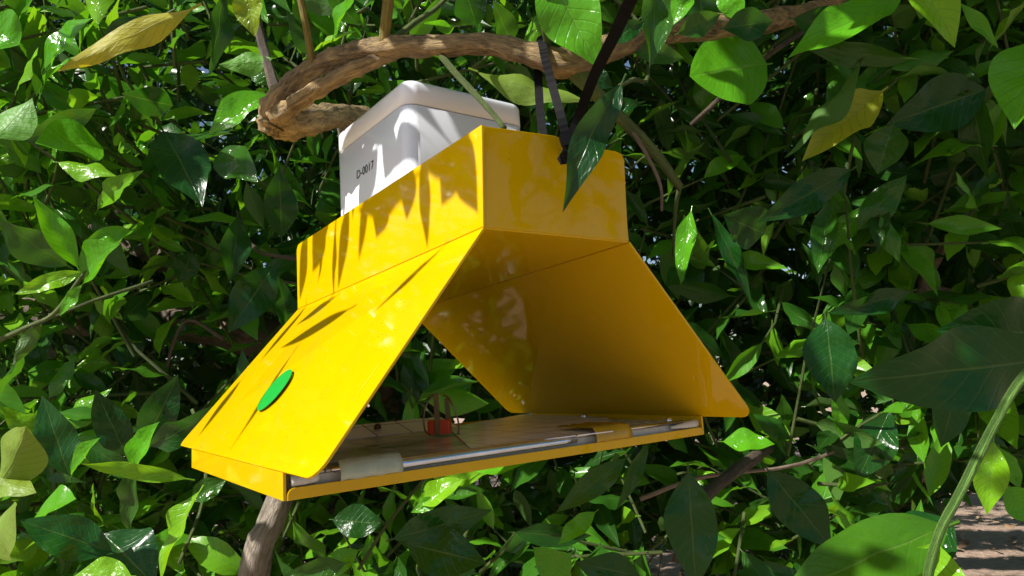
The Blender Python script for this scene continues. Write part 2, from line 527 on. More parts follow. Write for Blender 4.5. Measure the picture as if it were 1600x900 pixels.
tree_tube('branch', [at(418, 208, 0.452), at(424, 192, 0.452), at(440, 178, 0.452), at(462, 166, 0.456)], [0.0062, 0.0098, 0.0112, 0.006], BARK, sides=14, sub=6, jitter=0.28, seed=21)
tree_tube('branch', [at(880, 92, 0.372), at(925, 140, 0.376), at(975, 190, 0.39), at(1020, 235, 0.405), at(1062, 292, 0.42)],
          [0.0065, 0.0042, 0.0036, 0.0033, 0.0026], TWIGM, sides=9, sub=4, jitter=0.06, seed=9)
tree_tube('limb', [at(1100, 640, 1.6), at(700, 620, 1.15), at(560, 585, 1.0), at(430, 535, 0.92), at(290, 505, 0.95), at(120, 500, 1.0), at(-60, 470, 1.1)],
          [0.05, 0.036, 0.031, 0.028, 0.026, 0.024, 0.02], BARK2, sides=14, sub=5, jitter=0.09, seed=12)
tree_tube('limb', [at(420, 540, 0.95), at(335, 470, 0.97), at(280, 415, 1.02), at(170, 365, 1.1), at(60, 330, 1.2), at(-80, 250, 1.3)],
          [0.022, 0.020, 0.018, 0.020, 0.018, 0.016], BARK2, sides=12, sub=5, jitter=0.10, seed=14)
tree_tube('limb', [at(1240, 1000, 1.6), at(1330, 850, 1.5), at(1385, 770, 1.45), at(1460, 735, 1.5), at(1640, 700, 1.7)],
          [0.05, 0.045, 0.04, 0.032, 0.03], BARK, sides=12, sub=5, jitter=0.10, seed=15)
tree_tube('limb', [at(1580, 700, 1.3), at(1570, 560, 1.25), at(1600, 400, 1.2), at(1640, 200, 1.2)], [0.02, 0.018, 0.016, 0.014], BARK2, sides=10, sub=4, jitter=0.08, seed=16)
tree_tube('limb', [TREE_AT + np.array([-0.02, 0.03, 0.30]), TREE_AT + np.array([0.25, 0.35, 0.55]), TREE_AT + np.array([0.55, 0.7, 1.0]), TREE_AT + np.array([0.7, 0.9, 1.7]), TREE_AT + np.array([0.9, 0.8, 2.3])],
          [0.05, 0.045, 0.038, 0.03, 0.018], BARK2, sides=12, sub=4, jitter=0.08, seed=17)
tree_tube('limb', [TREE_AT + np.array([0.30, 0.38, 0.6]), TREE_AT + np.array([0.0, 0.8, 1.2]), TREE_AT + np.array([-0.4, 0.9, 1.6]), TREE_AT + np.array([-0.8, 0.8, 1.9])],
          [0.04, 0.032, 0.024, 0.014], BARK2, sides=12, sub=4, jitter=0.08, seed=18)
def tw(pts, r0, r1, mat=TWIGM, seed=0, j=0.06):
    P = [at(*p) for p in pts]
    return tree_tube('twig', P, list(np.linspace(r0, r1, len(P))), mat, sides=7, sub=4, jitter=j, seed=seed)
tw([(489, 106, 0.425), (480, 50, 0.42), (468, -10, 0.415), (455, -80, 0.41)], 0.0026, 0.0020, TWIGY, 1)
tw([(600, 70, 0.402), (604, 20, 0.395), (612, -40, 0.39), (620, -100, 0.38)], 0.0036, 0.0028, TWIGY, 2)
tw([(610, 66, 0.404), (645, 38, 0.43), (690, 5, 0.49), (720, -40, 0.50)], 0.0022, 0.0016, TWIGM, 3)
tw([(436, 160, 0.45), (424, 120, 0.47), (408, 60, 0.50), (392, -20, 0.50)], 0.0042, 0.003, BARK2, 4)
tw([(690, 88, 0.388), (715, 118, 0.380), (745, 150, 0.370), (772, 180, 0.360), (788, 200, 0.352)], 0.0020, 0.0015, TWIGM, 5)
tw([(1062, 292, 0.42), (1055, 330, 0.43), (1052, 400, 0.44)], 0.0016, 0.0010, TWIGM, 6)
tw([(985, 200, 0.392), (1012, 245, 0.395), (1032, 290, 0.398), (1034, 330, 0.40)], 0.0014, 0.0008, DRYTWIG, 7)
tw([(1640, 545, 0.36), (1590, 600, 0.355), (1545, 680, 0.35), (1500, 770, 0.345), (1468, 832, 0.345), (1450, 900, 0.35), (1440, 990, 0.36)], 0.0024, 0.0026, STEMG, 8)
tw([(1478, 368, 0.80), (1462, 405, 0.80), (1446, 432, 0.80), (1443, 455, 0.80)], 0.006, 0.007, DRYTWIG, 9, 0.2)
tw([(1436, 462, 0.80), (1446, 450, 0.80), (1490, 462, 0.80), (1530, 480, 0.81), (1600, 505, 0.84)], 0.006, 0.008, DRYTWIG, 10, 0.15)
tw([(-20, 540, 0.56), (40, 512, 0.55), (85, 490, 0.54), (128, 432, 0.52), (150, 410, 0.52)], 0.0024, 0.0013, TWIGM, 11)
tw([(300, 640, 0.62), (320, 690, 0.6), (318, 780, 0.55), (280, 880, 0.5)], 0.0016, 0.0014, TWIGM, 12)
tw([(860, 690, 0.58), (730, 690, 0.57), (620, 800, 0.53), (560, 890, 0.5)], 0.0010, 0.0014, TWIGM, 13)
tw([(1000, 780, 0.62), (1100, 745, 0.62), (1250, 725, 0.66), (1380, 670, 0.7)], 0.0022, 0.0016, DRYTWIG, 15, 0.1)
tw([(1060, 880, 0.50), (1090, 790, 0.52), (1150, 735, 0.6), (1200, 700, 0.7)], 0.005, 0.006, BARK2, 16, 0.15)
tw([(1080, 195, 0.60), (1190, 95, 0.55), (1240, 60, 0.56), (1330, 0, 0.6)], 0.0024, 0.0020, BARK2, 17, 0.15)
tw([(370, 330, 0.75), (400, 390, 0.7), (470, 405, 0.68), (520, 420, 0.69)], 0.0018, 0.0025, BARK2, 18, 0.1)
tw([(350, 530, 0.74), (295, 500, 0.74), (270, 540, 0.74), (262, 575, 0.74)], 0.0022, 0.0016, BARK2, 19, 0.15)
tw([(860, -30, 0.34), (852, 30, 0.35), (856, 74, 0.366)], 0.0026, 0.0022, TWIGM, 20)
tw([(940, -20, 0.45), (1000, 40, 0.46), (1012, 120, 0.40), (990, 124, 0.345), (968, 134, 0.335)], 0.0012, 0.0012, TWIGM, 21)

G_DARK = (0.005, 0.066, 0.008); G_MID = (0.030, 0.115, 0.012); G_LIT = (0.095, 0.36, 0.010); G_YNG = (0.19, 0.45, 0.012)  # G_LIT: green of sunlit leaves, the sun put into its colour
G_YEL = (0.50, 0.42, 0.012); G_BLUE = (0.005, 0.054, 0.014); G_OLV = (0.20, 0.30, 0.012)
N_LEAF = [0]
def hero(b, t, wpx, d0, d1, roll=0, col=G_MID, fold=0.25, droop=0.12, twist=0.0, wav=0.03, curl=0.0, side=0.0, under=False, sharp=1.0):
    """a leaf from base pixel to tip pixel, its upper side turned to the lens then rolled about its own axis"""
    p0, p1 = at(b[0], b[1], d0), at(t[0], t[1], d1)
    ax = p1 - p0
    Ln = np.linalg.norm(ax)
    a = ax / Ln
    n = nrm(nrm(CAM - (p0 + p1) / 2) + SUN * (0.75 if col[1] > 0.15 else 0.0)) * (-1 if under else 1)
    n = nrm(n - np.dot(n, a) * a)
    bvec = np.cross(n, a)
    rr = math.radians(roll)
    n = n * math.cos(rr) + bvec * math.sin(rr)
    a, bv, n = frame(a, n)
    wid = (wpx / FPX * (d0 + d1) / 2) / max(0.45, abs(np.dot(n, nrm(CAM - (p0 + p1) / 2)))) / Ln
    N_LEAF[0] += 1
    if twist == 0: twist = random.uniform(-0.35, 0.35)
    wav += random.uniform(0, 0.03)
    V, F, UV = leaf_grid(16, 8, fold, droop, twist, wav, sharp, 0.08, wid, N_LEAF[0] + 40, curl, side)
    me = leaf_mesh('leaf', V, F, UV)
    me.materials.append(LEAF)
    M = Matrix(((a[0] * Ln, bv[0] * Ln, n[0] * Ln, p0[0]), (a[1] * Ln, bv[1] * Ln, n[1] * Ln, p0[1]), (a[2] * Ln, bv[2] * Ln, n[2] * Ln, p0[2]), (0, 0, 0, 1)))
    o = link('leaf', me, None, tree, TB @ M)
    k = random.uniform(0.9, 1.1)
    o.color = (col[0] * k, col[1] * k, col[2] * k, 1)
    return o
H = hero
# upper left
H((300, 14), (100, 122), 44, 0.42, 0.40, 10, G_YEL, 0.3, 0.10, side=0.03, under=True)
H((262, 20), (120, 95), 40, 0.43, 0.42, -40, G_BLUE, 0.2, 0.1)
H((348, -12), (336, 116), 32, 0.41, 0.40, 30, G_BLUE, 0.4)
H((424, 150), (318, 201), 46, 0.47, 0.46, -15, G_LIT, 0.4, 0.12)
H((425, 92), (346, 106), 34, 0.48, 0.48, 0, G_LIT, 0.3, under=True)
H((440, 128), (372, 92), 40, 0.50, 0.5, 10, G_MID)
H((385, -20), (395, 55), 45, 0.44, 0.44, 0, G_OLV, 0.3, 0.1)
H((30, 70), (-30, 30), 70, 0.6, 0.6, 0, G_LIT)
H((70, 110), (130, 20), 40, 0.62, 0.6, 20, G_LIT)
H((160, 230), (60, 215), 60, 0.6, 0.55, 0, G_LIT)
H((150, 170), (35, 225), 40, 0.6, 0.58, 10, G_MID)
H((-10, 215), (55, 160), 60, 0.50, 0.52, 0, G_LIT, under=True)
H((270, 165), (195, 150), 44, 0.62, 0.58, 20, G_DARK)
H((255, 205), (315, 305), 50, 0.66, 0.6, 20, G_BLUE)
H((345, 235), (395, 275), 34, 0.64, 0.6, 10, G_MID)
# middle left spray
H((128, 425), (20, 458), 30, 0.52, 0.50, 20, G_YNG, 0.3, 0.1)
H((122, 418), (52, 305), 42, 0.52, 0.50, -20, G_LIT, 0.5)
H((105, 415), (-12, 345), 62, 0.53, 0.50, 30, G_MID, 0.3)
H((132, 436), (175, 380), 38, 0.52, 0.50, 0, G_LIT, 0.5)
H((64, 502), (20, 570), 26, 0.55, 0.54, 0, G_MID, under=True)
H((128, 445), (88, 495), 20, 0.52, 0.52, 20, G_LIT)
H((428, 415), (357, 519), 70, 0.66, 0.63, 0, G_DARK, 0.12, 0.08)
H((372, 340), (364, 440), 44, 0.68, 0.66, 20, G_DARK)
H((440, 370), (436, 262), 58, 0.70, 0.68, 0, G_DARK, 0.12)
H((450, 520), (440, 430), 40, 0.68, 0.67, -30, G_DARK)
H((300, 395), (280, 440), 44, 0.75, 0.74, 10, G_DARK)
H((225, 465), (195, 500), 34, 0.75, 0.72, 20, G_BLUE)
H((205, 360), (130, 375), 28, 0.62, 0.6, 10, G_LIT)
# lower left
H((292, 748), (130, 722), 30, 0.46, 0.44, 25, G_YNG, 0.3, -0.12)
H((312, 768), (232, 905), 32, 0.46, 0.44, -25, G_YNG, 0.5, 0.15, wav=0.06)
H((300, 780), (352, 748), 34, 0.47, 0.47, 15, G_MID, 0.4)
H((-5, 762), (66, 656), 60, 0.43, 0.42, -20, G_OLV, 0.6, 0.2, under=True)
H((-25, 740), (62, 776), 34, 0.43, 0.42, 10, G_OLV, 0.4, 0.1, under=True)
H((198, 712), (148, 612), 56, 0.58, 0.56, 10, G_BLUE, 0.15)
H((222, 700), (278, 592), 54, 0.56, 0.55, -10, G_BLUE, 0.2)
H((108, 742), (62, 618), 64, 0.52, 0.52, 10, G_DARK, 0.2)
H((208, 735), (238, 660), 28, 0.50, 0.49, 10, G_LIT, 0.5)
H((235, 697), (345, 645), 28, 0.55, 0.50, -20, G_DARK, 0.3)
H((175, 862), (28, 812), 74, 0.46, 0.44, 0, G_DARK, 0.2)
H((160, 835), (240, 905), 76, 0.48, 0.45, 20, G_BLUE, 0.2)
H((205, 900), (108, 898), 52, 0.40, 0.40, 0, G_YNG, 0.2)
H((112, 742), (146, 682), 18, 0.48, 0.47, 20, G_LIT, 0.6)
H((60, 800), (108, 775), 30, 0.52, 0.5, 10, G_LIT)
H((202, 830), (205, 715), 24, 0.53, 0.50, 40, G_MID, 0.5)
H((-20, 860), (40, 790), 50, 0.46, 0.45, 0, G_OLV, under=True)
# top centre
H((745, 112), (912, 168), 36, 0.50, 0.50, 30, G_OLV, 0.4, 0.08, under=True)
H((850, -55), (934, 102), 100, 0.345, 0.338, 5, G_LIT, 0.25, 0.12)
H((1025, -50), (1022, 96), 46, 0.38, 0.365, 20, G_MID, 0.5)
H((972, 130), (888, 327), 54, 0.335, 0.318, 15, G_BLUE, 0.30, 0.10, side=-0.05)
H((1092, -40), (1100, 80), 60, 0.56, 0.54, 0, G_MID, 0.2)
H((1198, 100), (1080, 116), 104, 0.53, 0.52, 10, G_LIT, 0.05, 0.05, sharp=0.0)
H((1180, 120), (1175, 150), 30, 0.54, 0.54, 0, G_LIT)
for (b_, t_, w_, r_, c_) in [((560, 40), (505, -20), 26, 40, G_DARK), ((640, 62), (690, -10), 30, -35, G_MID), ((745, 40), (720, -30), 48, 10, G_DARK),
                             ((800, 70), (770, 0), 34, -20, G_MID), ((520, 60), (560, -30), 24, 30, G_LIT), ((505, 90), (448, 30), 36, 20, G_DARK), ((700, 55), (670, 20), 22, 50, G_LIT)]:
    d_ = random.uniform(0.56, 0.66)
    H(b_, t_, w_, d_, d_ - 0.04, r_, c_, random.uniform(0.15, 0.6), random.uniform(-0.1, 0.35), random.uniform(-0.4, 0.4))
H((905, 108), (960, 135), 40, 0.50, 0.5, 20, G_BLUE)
H((1000, 160), (920, 175), 30, 0.55, 0.55, 0, G_DARK)
H((950, 66), (1010, 30), 34, 0.36, 0.36, 15, G_DARK, 0.3)
H((985, 78), (1075, 88), 34, 0.41, 0.42, 20, G_MID, 0.3)
H((1060, 52), (1130, 20), 40, 0.42, 0.42, 0, G_MID, 0.3)
H((1130, 45), (1215, 30), 44, 0.45, 0.46, 10, G_DARK, 0.3)
H((1160, 30), (1120, -30), 44, 0.46, 0.46, 0, G_LIT, 0.3)
H((1240, 30), (1330, 40), 40, 0.50, 0.52, 0, G_DARK, 0.3)
H((1050, 40), (1075, -30), 40, 0.42, 0.42, 0, G_LIT, 0.3)
# right
H((1378, 142), (1260, 236), 54, 0.58, 0.56, 15, (0.40, 0.46, 0.03), 0.4, 0.15, wav=0.05)
H((1345, 98), (1232, 266), 32, 0.55, 0.53, -35, G_MID, 0.5, under=True)
H((1410, -8), (1240, 72), 52, 0.50, 0.48, 10, G_LIT, 0.3)
H((1420, 92), (1250, 80), 34, 0.55, 0.54, 30, G_MID, 0.4)
H((1420, -40), (1512, 44), 66, 0.46, 0.44, 20, G_YNG, 0.5, 0.5)
H((1500, 5), (1565, 75), 22, 0.46, 0.46, 10, G_LIT, 0.4)
H((1640, 55), (1582, 178), 80, 0.48, 0.46, 0, G_LIT, 0.4, 0.2)
H((1330, 265), (1195, 345), 50, 0.58, 0.56, 10, G_DARK, 0.2)
H((1395, 195), (1372, 270), 66, 0.60, 0.6, 0, G_MID, 0.2)
H((1540, 140), (1400, 190), 70, 0.64, 0.62, 0, G_DARK, 0.2)
H((1290, 498), (1306, 628), 88, 0.54, 0.52, 5, G_DARK, 0.12, 0.1)
H((1655, 560), (1342, 598), 112, 0.42, 0.40, 5, G_DARK, 0.10, 0.08, wav=0.035)
H((1660, 520), (1480, 520), 92, 0.44, 0.43, 10, G_DARK, 0.12)
H((1424, 455), (1305, 492), 30, 0.60, 0.58, 20, G_DARK, 0.4)
H((1112, 335), (1180, 470), 30, 0.62, 0.60, 20, G_DARK, 0.4)
H((1080, 330), (1060, 440), 34, 0.70, 0.68, 0, G_LIT, 0.4)
H((1195, 365), (1135, 340), 60, 0.62, 0.6, 10, G_DARK)
H((1480, 822), (1222, 920), 98, 0.37, 0.345, 0, (0.05, 0.17, 0.008), 0.22, 0.12)
H((1462, 848), (1440, 1000), 128, 0.36, 0.35, 10, G_YNG, 0.2, 0.1)
H((1490, 815), (1395, 870), 90, 0.39, 0.39, 0, G_DARK, 0.1)
H((1552, 690), (1545, 805), 52, 0.42, 0.41, 15, G_YNG, 0.4, 0.2)
H((1570, 760), (1630, 820), 56, 0.43, 0.42, 0, G_LIT, 0.3)
H((1562, 700), (1600, 770), 26, 0.43, 0.43, 20, G_LIT, 0.3)
H((1200, 735), (1305, 862), 84, 0.52, 0.50, 0, G_DARK, 0.15)
H((1075, 738), (1088, 925), 92, 0.47, 0.45, 0, G_DARK, 0.15)
H((1500, 590), (1470, 700), 60, 0.60, 0.60, 0, G_DARK)
H((1130, 690), (1210, 690), 40, 0.68, 0.66, 10, G_LIT, 0.3)
H((1390, 640), (1340, 750), 70, 0.66, 0.65, 0, G_DARK)
# under the trap
H((615, 842), (765, 800), 58, 0.52, 0.50, -10, G_DARK, 0.15, 0.08)
H((635, 850), (760, 880), 86, 0.50, 0.49, 0, G_DARK, 0.1, 0.05)
H((520, 812), (600, 818), 52, 0.54, 0.53, 0, G_DARK, 0.2)
H((978, 716), (872, 802), 44, 0.58, 0.56, 10, G_MID, 0.2)
H((1012, 690), (968, 798), 26, 0.60, 0.58, 20, G_MID, 0.4)
H((890, 900), (835, 860), 50, 0.50, 0.49, 20, G_LIT, 0.3)
H((930, 800), (870, 850), 34, 0.60, 0.6, 10, G_LIT, 0.3)
H((560, 860), (490, 905), 40, 0.48, 0.47, 0, G_LIT, 0.3)
H((700, 760), (690, 700), 40, 0.62, 0.60, 0, G_YNG, 0.3)
H((660, 790), (720, 745), 40, 0.60, 0.60, 10, G_YNG, 0.4)
H((740, 735), (830, 715), 34, 0.62, 0.6, 10, G_LIT, 0.4)
H((690, 780), (640, 800), 24, 0.60, 0.60, 10, G_LIT, 0.4)
H((540, 880), (440, 905), 44, 0.45, 0.44, 10, G_MID, 0.3)
H((1000, 900), (900, 880), 60, 0.5, 0.5, 0, G_DARK, 0.2)
# behind the rear opening
H((640, 600), (720, 560), 40, 0.85, 0.84, 0, G_LIT)
H((735, 590), (700, 640), 34, 0.82, 0.82, 10, G_LIT)

# unseen leaves added sunwards for their shadows on trap, white box, branch and right leaves
def shade(tpx, axis, val, t, Lm, wid, ang, col=G_MID):
    p = on(tpx[0], tpx[1], axis, val) + SUN * t
    e1 = nrm(np.cross(SUN, [0.0, 1.0, 0.0])); e2 = np.cross(SUN, e1)
    a = e1 * math.cos(math.radians(ang)) + e2 * math.sin(math.radians(ang))
    a, bv, n = frame(a, SUN + rng.normal(0, 0.35, 3))
    V, F, UV = leaf_grid(12, 6, 0.25, 0.1, 0.2, 0.04, 1, 0.1, wid, int(tpx[0]), 0)
    me = leaf_mesh('leaf', V, F, UV); me.materials.append(LEAF)
    p = p - a * Lm * 0.5
    M = Matrix(((a[0] * Lm, bv[0] * Lm, n[0] * Lm, p[0]), (a[1] * Lm, bv[1] * Lm, n[1] * Lm, p[1]), (a[2] * Lm, bv[2] * Lm, n[2] * Lm, p[2]), (0, 0, 0, 1)))
    o = link('leaf', me, None, tree, TB @ M); o.color = (*col, 1)
def cast(A, B, t, w, col=G_MID, fold=0.25):
    """an added leaf, set sunwards so that its shadow runs from point A to point B"""
    p0, p1 = A + SUN * t, B + SUN * (t + 0.02)
    ax = p1 - p0; Ln = np.linalg.norm(ax)
    a, bv, n = frame(ax, SUN + rng.normal(0, 0.2, 3))
    V, F, UV = leaf_grid(12, 6, fold, 0.05, 0.1, 0.04, 1, 0.1, w / Ln, int(A[1] * 9999) % 999, 0)
    me = leaf_mesh('leaf', V, F, UV); me.materials.append(LEAF)
    M = Matrix(((a[0] * Ln, bv[0] * Ln, n[0] * Ln, p0[0]), (a[1] * Ln, bv[1] * Ln, n[1] * Ln, p0[1]), (a[2] * Ln, bv[2] * Ln, n[2] * Ln, p0[2]), (0, 0, 0, 1)))
    o = link('leaf', me, None, tree, TB @ M); o.color = (*col, 1)
def wl(px, py): return on(px, py, 0, -0.0573)
def wh(px, py): return on(px, py, 0, -0.0531)
_n = nrm(np.array([-(0.1171 - 0.0124), 0, (0.1413 - 0.0571)]))
def sp(px, py): return onplane(px, py, np.array([-0.0571, -0.04, Z0 + 0.1171]), _n)
for (A, B, t, w) in [((700, 190), (748, 335), 0.24, 0.026), ((715, 215), (690, 322), 0.30, 0.024), ((660, 235), (668, 392), 0.27, 0.014), ((640, 250), (635, 345), 0.33, 0.022),
                     ((600, 280), (588, 372), 0.28, 0.030), ((575, 290), (560, 410), 0.35, 0.012), ((545, 310), (528, 455), 0.30, 0.016), ((508, 330), (488, 425), 0.33, 0.030),
                     ((480, 360), (468, 470), 0.27, 0.020), ((735, 200), (660, 262), 0.36, 0.030), ((650, 275), (560, 335), 0.38, 0.022)]:
    cast(wl(*A), wl(*B), t, w)
for (A, B, t, w) in [((640, 130), (560, 225), 0.30, 0.030), ((560, 190), (530, 300), 0.34, 0.030), ((615, 200), (600, 280), 0.28, 0.026), ((590, 230), (560, 330), 0.37, 0.024), ((640, 175), (615, 265), 0.33, 0.020), ((600, 150), (535, 235), 0.40, 0.026)]:
    cast(wh(*A), wh(*B), t, w)
for (A, B, t, w) in [((520, 80, .42), (585, 70, .41), 0.22, 0.030), ((610, 60, .40), (690, 80, .39), 0.26, 0.032), ((700, 65, .39), (760, 72, .38), 0.20, 0.028), ((770, 60, .38), (850, 90, .37), 0.28, 0.030),
                     ((860, 90, .37), (930, 90, .38), 0.24, 0.034), ((430, 190, .45), (470, 120, .43), 0.25, 0.028), ((480, 110, .43), (540, 100, .42), 0.30, 0.026), ((930, 80, .39), (1010, 60, .43), 0.25, 0.036), ((1020, 60, .43), (1100, 45, .48), 0.25, 0.04)]:
    cast(at(*A), at(*B), t, w)
for (A, B, t, w) in [((1360, 600, .40), (1450, 570, .41), 0.70, 0.034), ((1450, 620, .41), (1540, 610, .41), 0.76, 0.030), ((1490, 540, .42), (1600, 530, .42), 0.68, 0.026), ((1550, 640, .41), (1620, 590, .42), 0.80, 0.026),
                     ((1240, 900, .35), (1330, 850, .36), 0.72, 0.026), ((1350, 885, .36), (1430, 890, .36), 0.78, 0.022)]:
    cast(at(*A), at(*B), t, w)
for (A, B, t, w) in [((540, 478), (432, 538), 0.30, 0.016), ((452, 548), (358, 705), 0.34, 0.007), ((470, 470), (400, 560), 0.29, 0.012), ((372, 590), (310, 680), 0.33, 0.014), ((690, 385), (580, 485), 0.36, 0.008), ((520, 455), (455, 500), 0.27, 0.012)]:
    cast(sp(*A), sp(*B), t, w)

# ------------------------------------------------------------------ scattered shoots
SUN1 = nrm(np.cross(SUN, [0.0, 1.0, 0.0])); SUN2 = np.cross(SUN, SUN1)
_tg = []
for i in range(9):
    for j in range(7):
        u_, v_ = i / 8, j / 6
        _tg.append((-0.057 - 0.084 * v_, -0.04 + 0.262 * u_, Z0 + 0.117 - 0.105 * v_))
    for j in range(3):
        _tg.append((-0.057, -0.04 + 0.262 * i / 8, Z0 + 0.117 + 0.05 * j / 2))
for i in range(5): _tg.append((-0.14, 0.18 * i / 4, Z0 + 0.003))
for i in range(6):
    for j in range(4):
        _tg.append(tuple(on(1485 + 28 * i, 800 + 34 * j, 2, 0.0)))
TG = np.array(_tg)
TG2 = np.stack([TG @ SUN1, TG @ SUN2], -1)
def blocks_sun(P, margin):
    q = np.stack([P @ SUN1, P @ SUN2], -1)
    dd = ((q[:, None, :] - TG2[None]) ** 2).sum(-1)
    dd = np.where((P @ SUN)[:, None] > (TG @ SUN)[None] + 0.01, dd, 9.0)
    return np.sqrt(dd.min(1)) < margin
FH = nrm([FWD[0], FWD[1], 0]); RH = nrm([RIGHT[0], RIGHT[1], 0])
def coords(P):
    d = P - CAM
    return d @ FH, d @ RH, P[:, 2]
def bad_leaf(P, L):
    px, py, z = to_px(P)
    a, b, h = coords(P)
    inview = (z > 0.02) & (px > -260) & (px < 1860) & (py > -240) & (py < 1140)
    near = inview & (z < 0.62)
    trapz = (z > 0) & (px > 240) & (px < 1240) & (py > 90) & (py < 820) & (z < 0.74)
    box = (P[:, 0] > -0.24) & (P[:, 0] < 0.24) & (P[:, 1] > -0.14) & (P[:, 1] < 0.30) & (h > Z0 - 0.08) & (h < Z0 + 0.30)
    close = np.linalg.norm(P - CAM, axis=1) < 0.42
    gap = (z > 0) & (px > 1480) & (px < 1700) & (py > 770) & (z < 6)
    gap2 = (z > 0) & (px > 1010) & (px < 1070) & (py > 850) & (z < 6)
    return near | trapz | box | close | gap | gap2 | (h < 0.12) | (a < -0.5) | blocks_sun(P + 0.0, 0.035)

SH = []                                        # shoots: base, direction, length, leaf scale, tone
def add_shoots(n, sampler, scale, tone):
    for _ in range(n):
        p, dr = sampler()
        SH.append((p, nrm(dr), random.uniform(0.12, 0.26) * scale, scale * random.uniform(0.75, 1.2), tone))
def rnd3(s): return rng.normal(0, s, 3)
def s_view():
    z = 0.70 + 0.75 * random.random() ** 1.3
    p = at(random.uniform(-110, 1800), random.uniform(-70, 1060), z)
    return p, np.array([0, 0, 0.35]) - FH * 0.55 + rnd3(0.65)
def s_mid():
    z = random.uniform(1.2, 2.6)
    p = at(random.uniform(-400, 2000), random.uniform(-500, 1050), z)
    return p, np.array([0, 0, 0.3]) - FH * 0.4 + rnd3(0.7)
CL = []
for _ in range(46):
    p = CAM + FH * random.uniform(0.1, 2.0) + RH * random.uniform(-0.10, 1.7)
    p[2] = Z0 + random.uniform(0.45, 1.5)
    CL.append(p)
for _ in range(34):
    p = CAM + FH * random.uniform(-0.10, 0.9) + RH * random.uniform(-0.28, 1.1)
    p[2] = Z0 + random.uniform(0.5, 1.25)
    CL.append(p)
def s_over():
    return random.choice(CL) + rnd3(0.13), np.array([0, 0, 0.5]) + rnd3(0.7)
CL2 = []
for _ in range(40):
    p = CAM + FH * random.uniform(1.0, 2.4) + RH * random.uniform(-2.2, -0.55)
    p[2] = Z0 + random.uniform(-0.2, 1.3)
    CL2.append(p)
def s_left():
    return random.choice(CL2) + rnd3(0.14), np.array([0, 0, 0.5]) + rnd3(0.7)
add_shoots(1500, s_view, 1.14, 0.0)
N_VIEW = len(SH)
add_shoots(3300, s_mid, 1.15, -0.33)  # lowered tone: shade of the deeper layer put into leaf colour
add_shoots(1050, s_over, 1.0, 0.0)
add_shoots(620, s_left, 1.0, 0.0)

leaves = []                                    # shoot id, base, axis, normal, length, tone
for si, (p, dr, Ls, sc, tone) in enumerate(SH):
    k = random.randint(7, 11)
    side = nrm(np.cross(dr, [0.3, 0.2, 1.0]))
    side2 = np.cross(dr, side)
    for q in range(k):
        t = 0.15 + 0.85 * (q + random.uniform(-0.2, 0.2)) / (k - 1)
        ang = q * 2.4 + random.uniform(-0.4, 0.4)
        rad = side * math.cos(ang) + side2 * math.sin(ang)
        sp = 0.35 + 0.9 * (1 - t)
        ax = nrm(dr * (0.55 + 0.4 * t) + rad * sp + np.array([0, 0, -0.18]) + rnd3(0.12))
        n = np.array([0, 0, 0.25]) + SUN * 0.80 - FH * 0.32 + dr * 0.25 - rad * 0.15 + rnd3(0.48)
        L = 0.058 * sc * (0.75 + 0.5 * random.random()) * (1 - 0.28 * max(0, t - 0.7) / 0.3)
        base = p + dr * Ls * min(1, t) + rad * 0.004
        tn = min(0.90 if random.random() < 0.985 else 1, max(0, random.betavariate(1.4, 2.6) + tone + ((0.22 if np.dot(base - CAM, RH) < -0.2 * np.dot(base - CAM, FH) else 0.05) if np.dot(base - CAM, FWD) < 0.92 else -0.22) + 0.22 * max(0, t - 0.75)))  # sunlight on front and left leaves and shade deeper in are put into tone
        leaves.append((si, base, ax, n, L, tn))
LB = np.array([l[1] for l in leaves]); LA = np.array([l[2] for l in leaves]); LL = np.array([l[4] for l in leaves])
mid = LB + LA * LL[:, None] * 0.5; tip = LB + LA * LL[:, None]
bad = bad_leaf(mid, LL) | bad_leaf(LB, LL) | bad_leaf(tip, LL)
keep = ~bad
px, py, zz = to_px(mid)
vis = keep & (px > 0) & (px < 1600) & (py > 0) & (py < 900) & (zz > 0)
# the nearest whole shoots in view become single leaves, the rest one mass
shoot_z = {}
for i, l in enumerate(leaves):
    if vis[i]: shoot_z.setdefault(l[0], []).append(zz[i])
order = sorted(shoot_z, key=lambda s: min(shoot_z[s]))
chosen, cnt = set(), N_LEAF[0] + 38
for s in order:
    n_ = len(shoot_z[s])
    if cnt + n_ > 298: break
    chosen.add(s); cnt += n_
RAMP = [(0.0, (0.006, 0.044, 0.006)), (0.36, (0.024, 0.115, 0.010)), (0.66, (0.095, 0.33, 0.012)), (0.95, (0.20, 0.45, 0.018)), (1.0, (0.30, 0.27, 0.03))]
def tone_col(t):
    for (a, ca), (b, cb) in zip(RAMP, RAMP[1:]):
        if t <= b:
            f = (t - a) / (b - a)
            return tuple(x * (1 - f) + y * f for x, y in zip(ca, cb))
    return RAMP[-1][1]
by_shoot = {}
for i, l in enumerate(leaves):
    if keep[i]: by_shoot.setdefault(l[0], []).append(i)
mass = []
mass_tubes = []
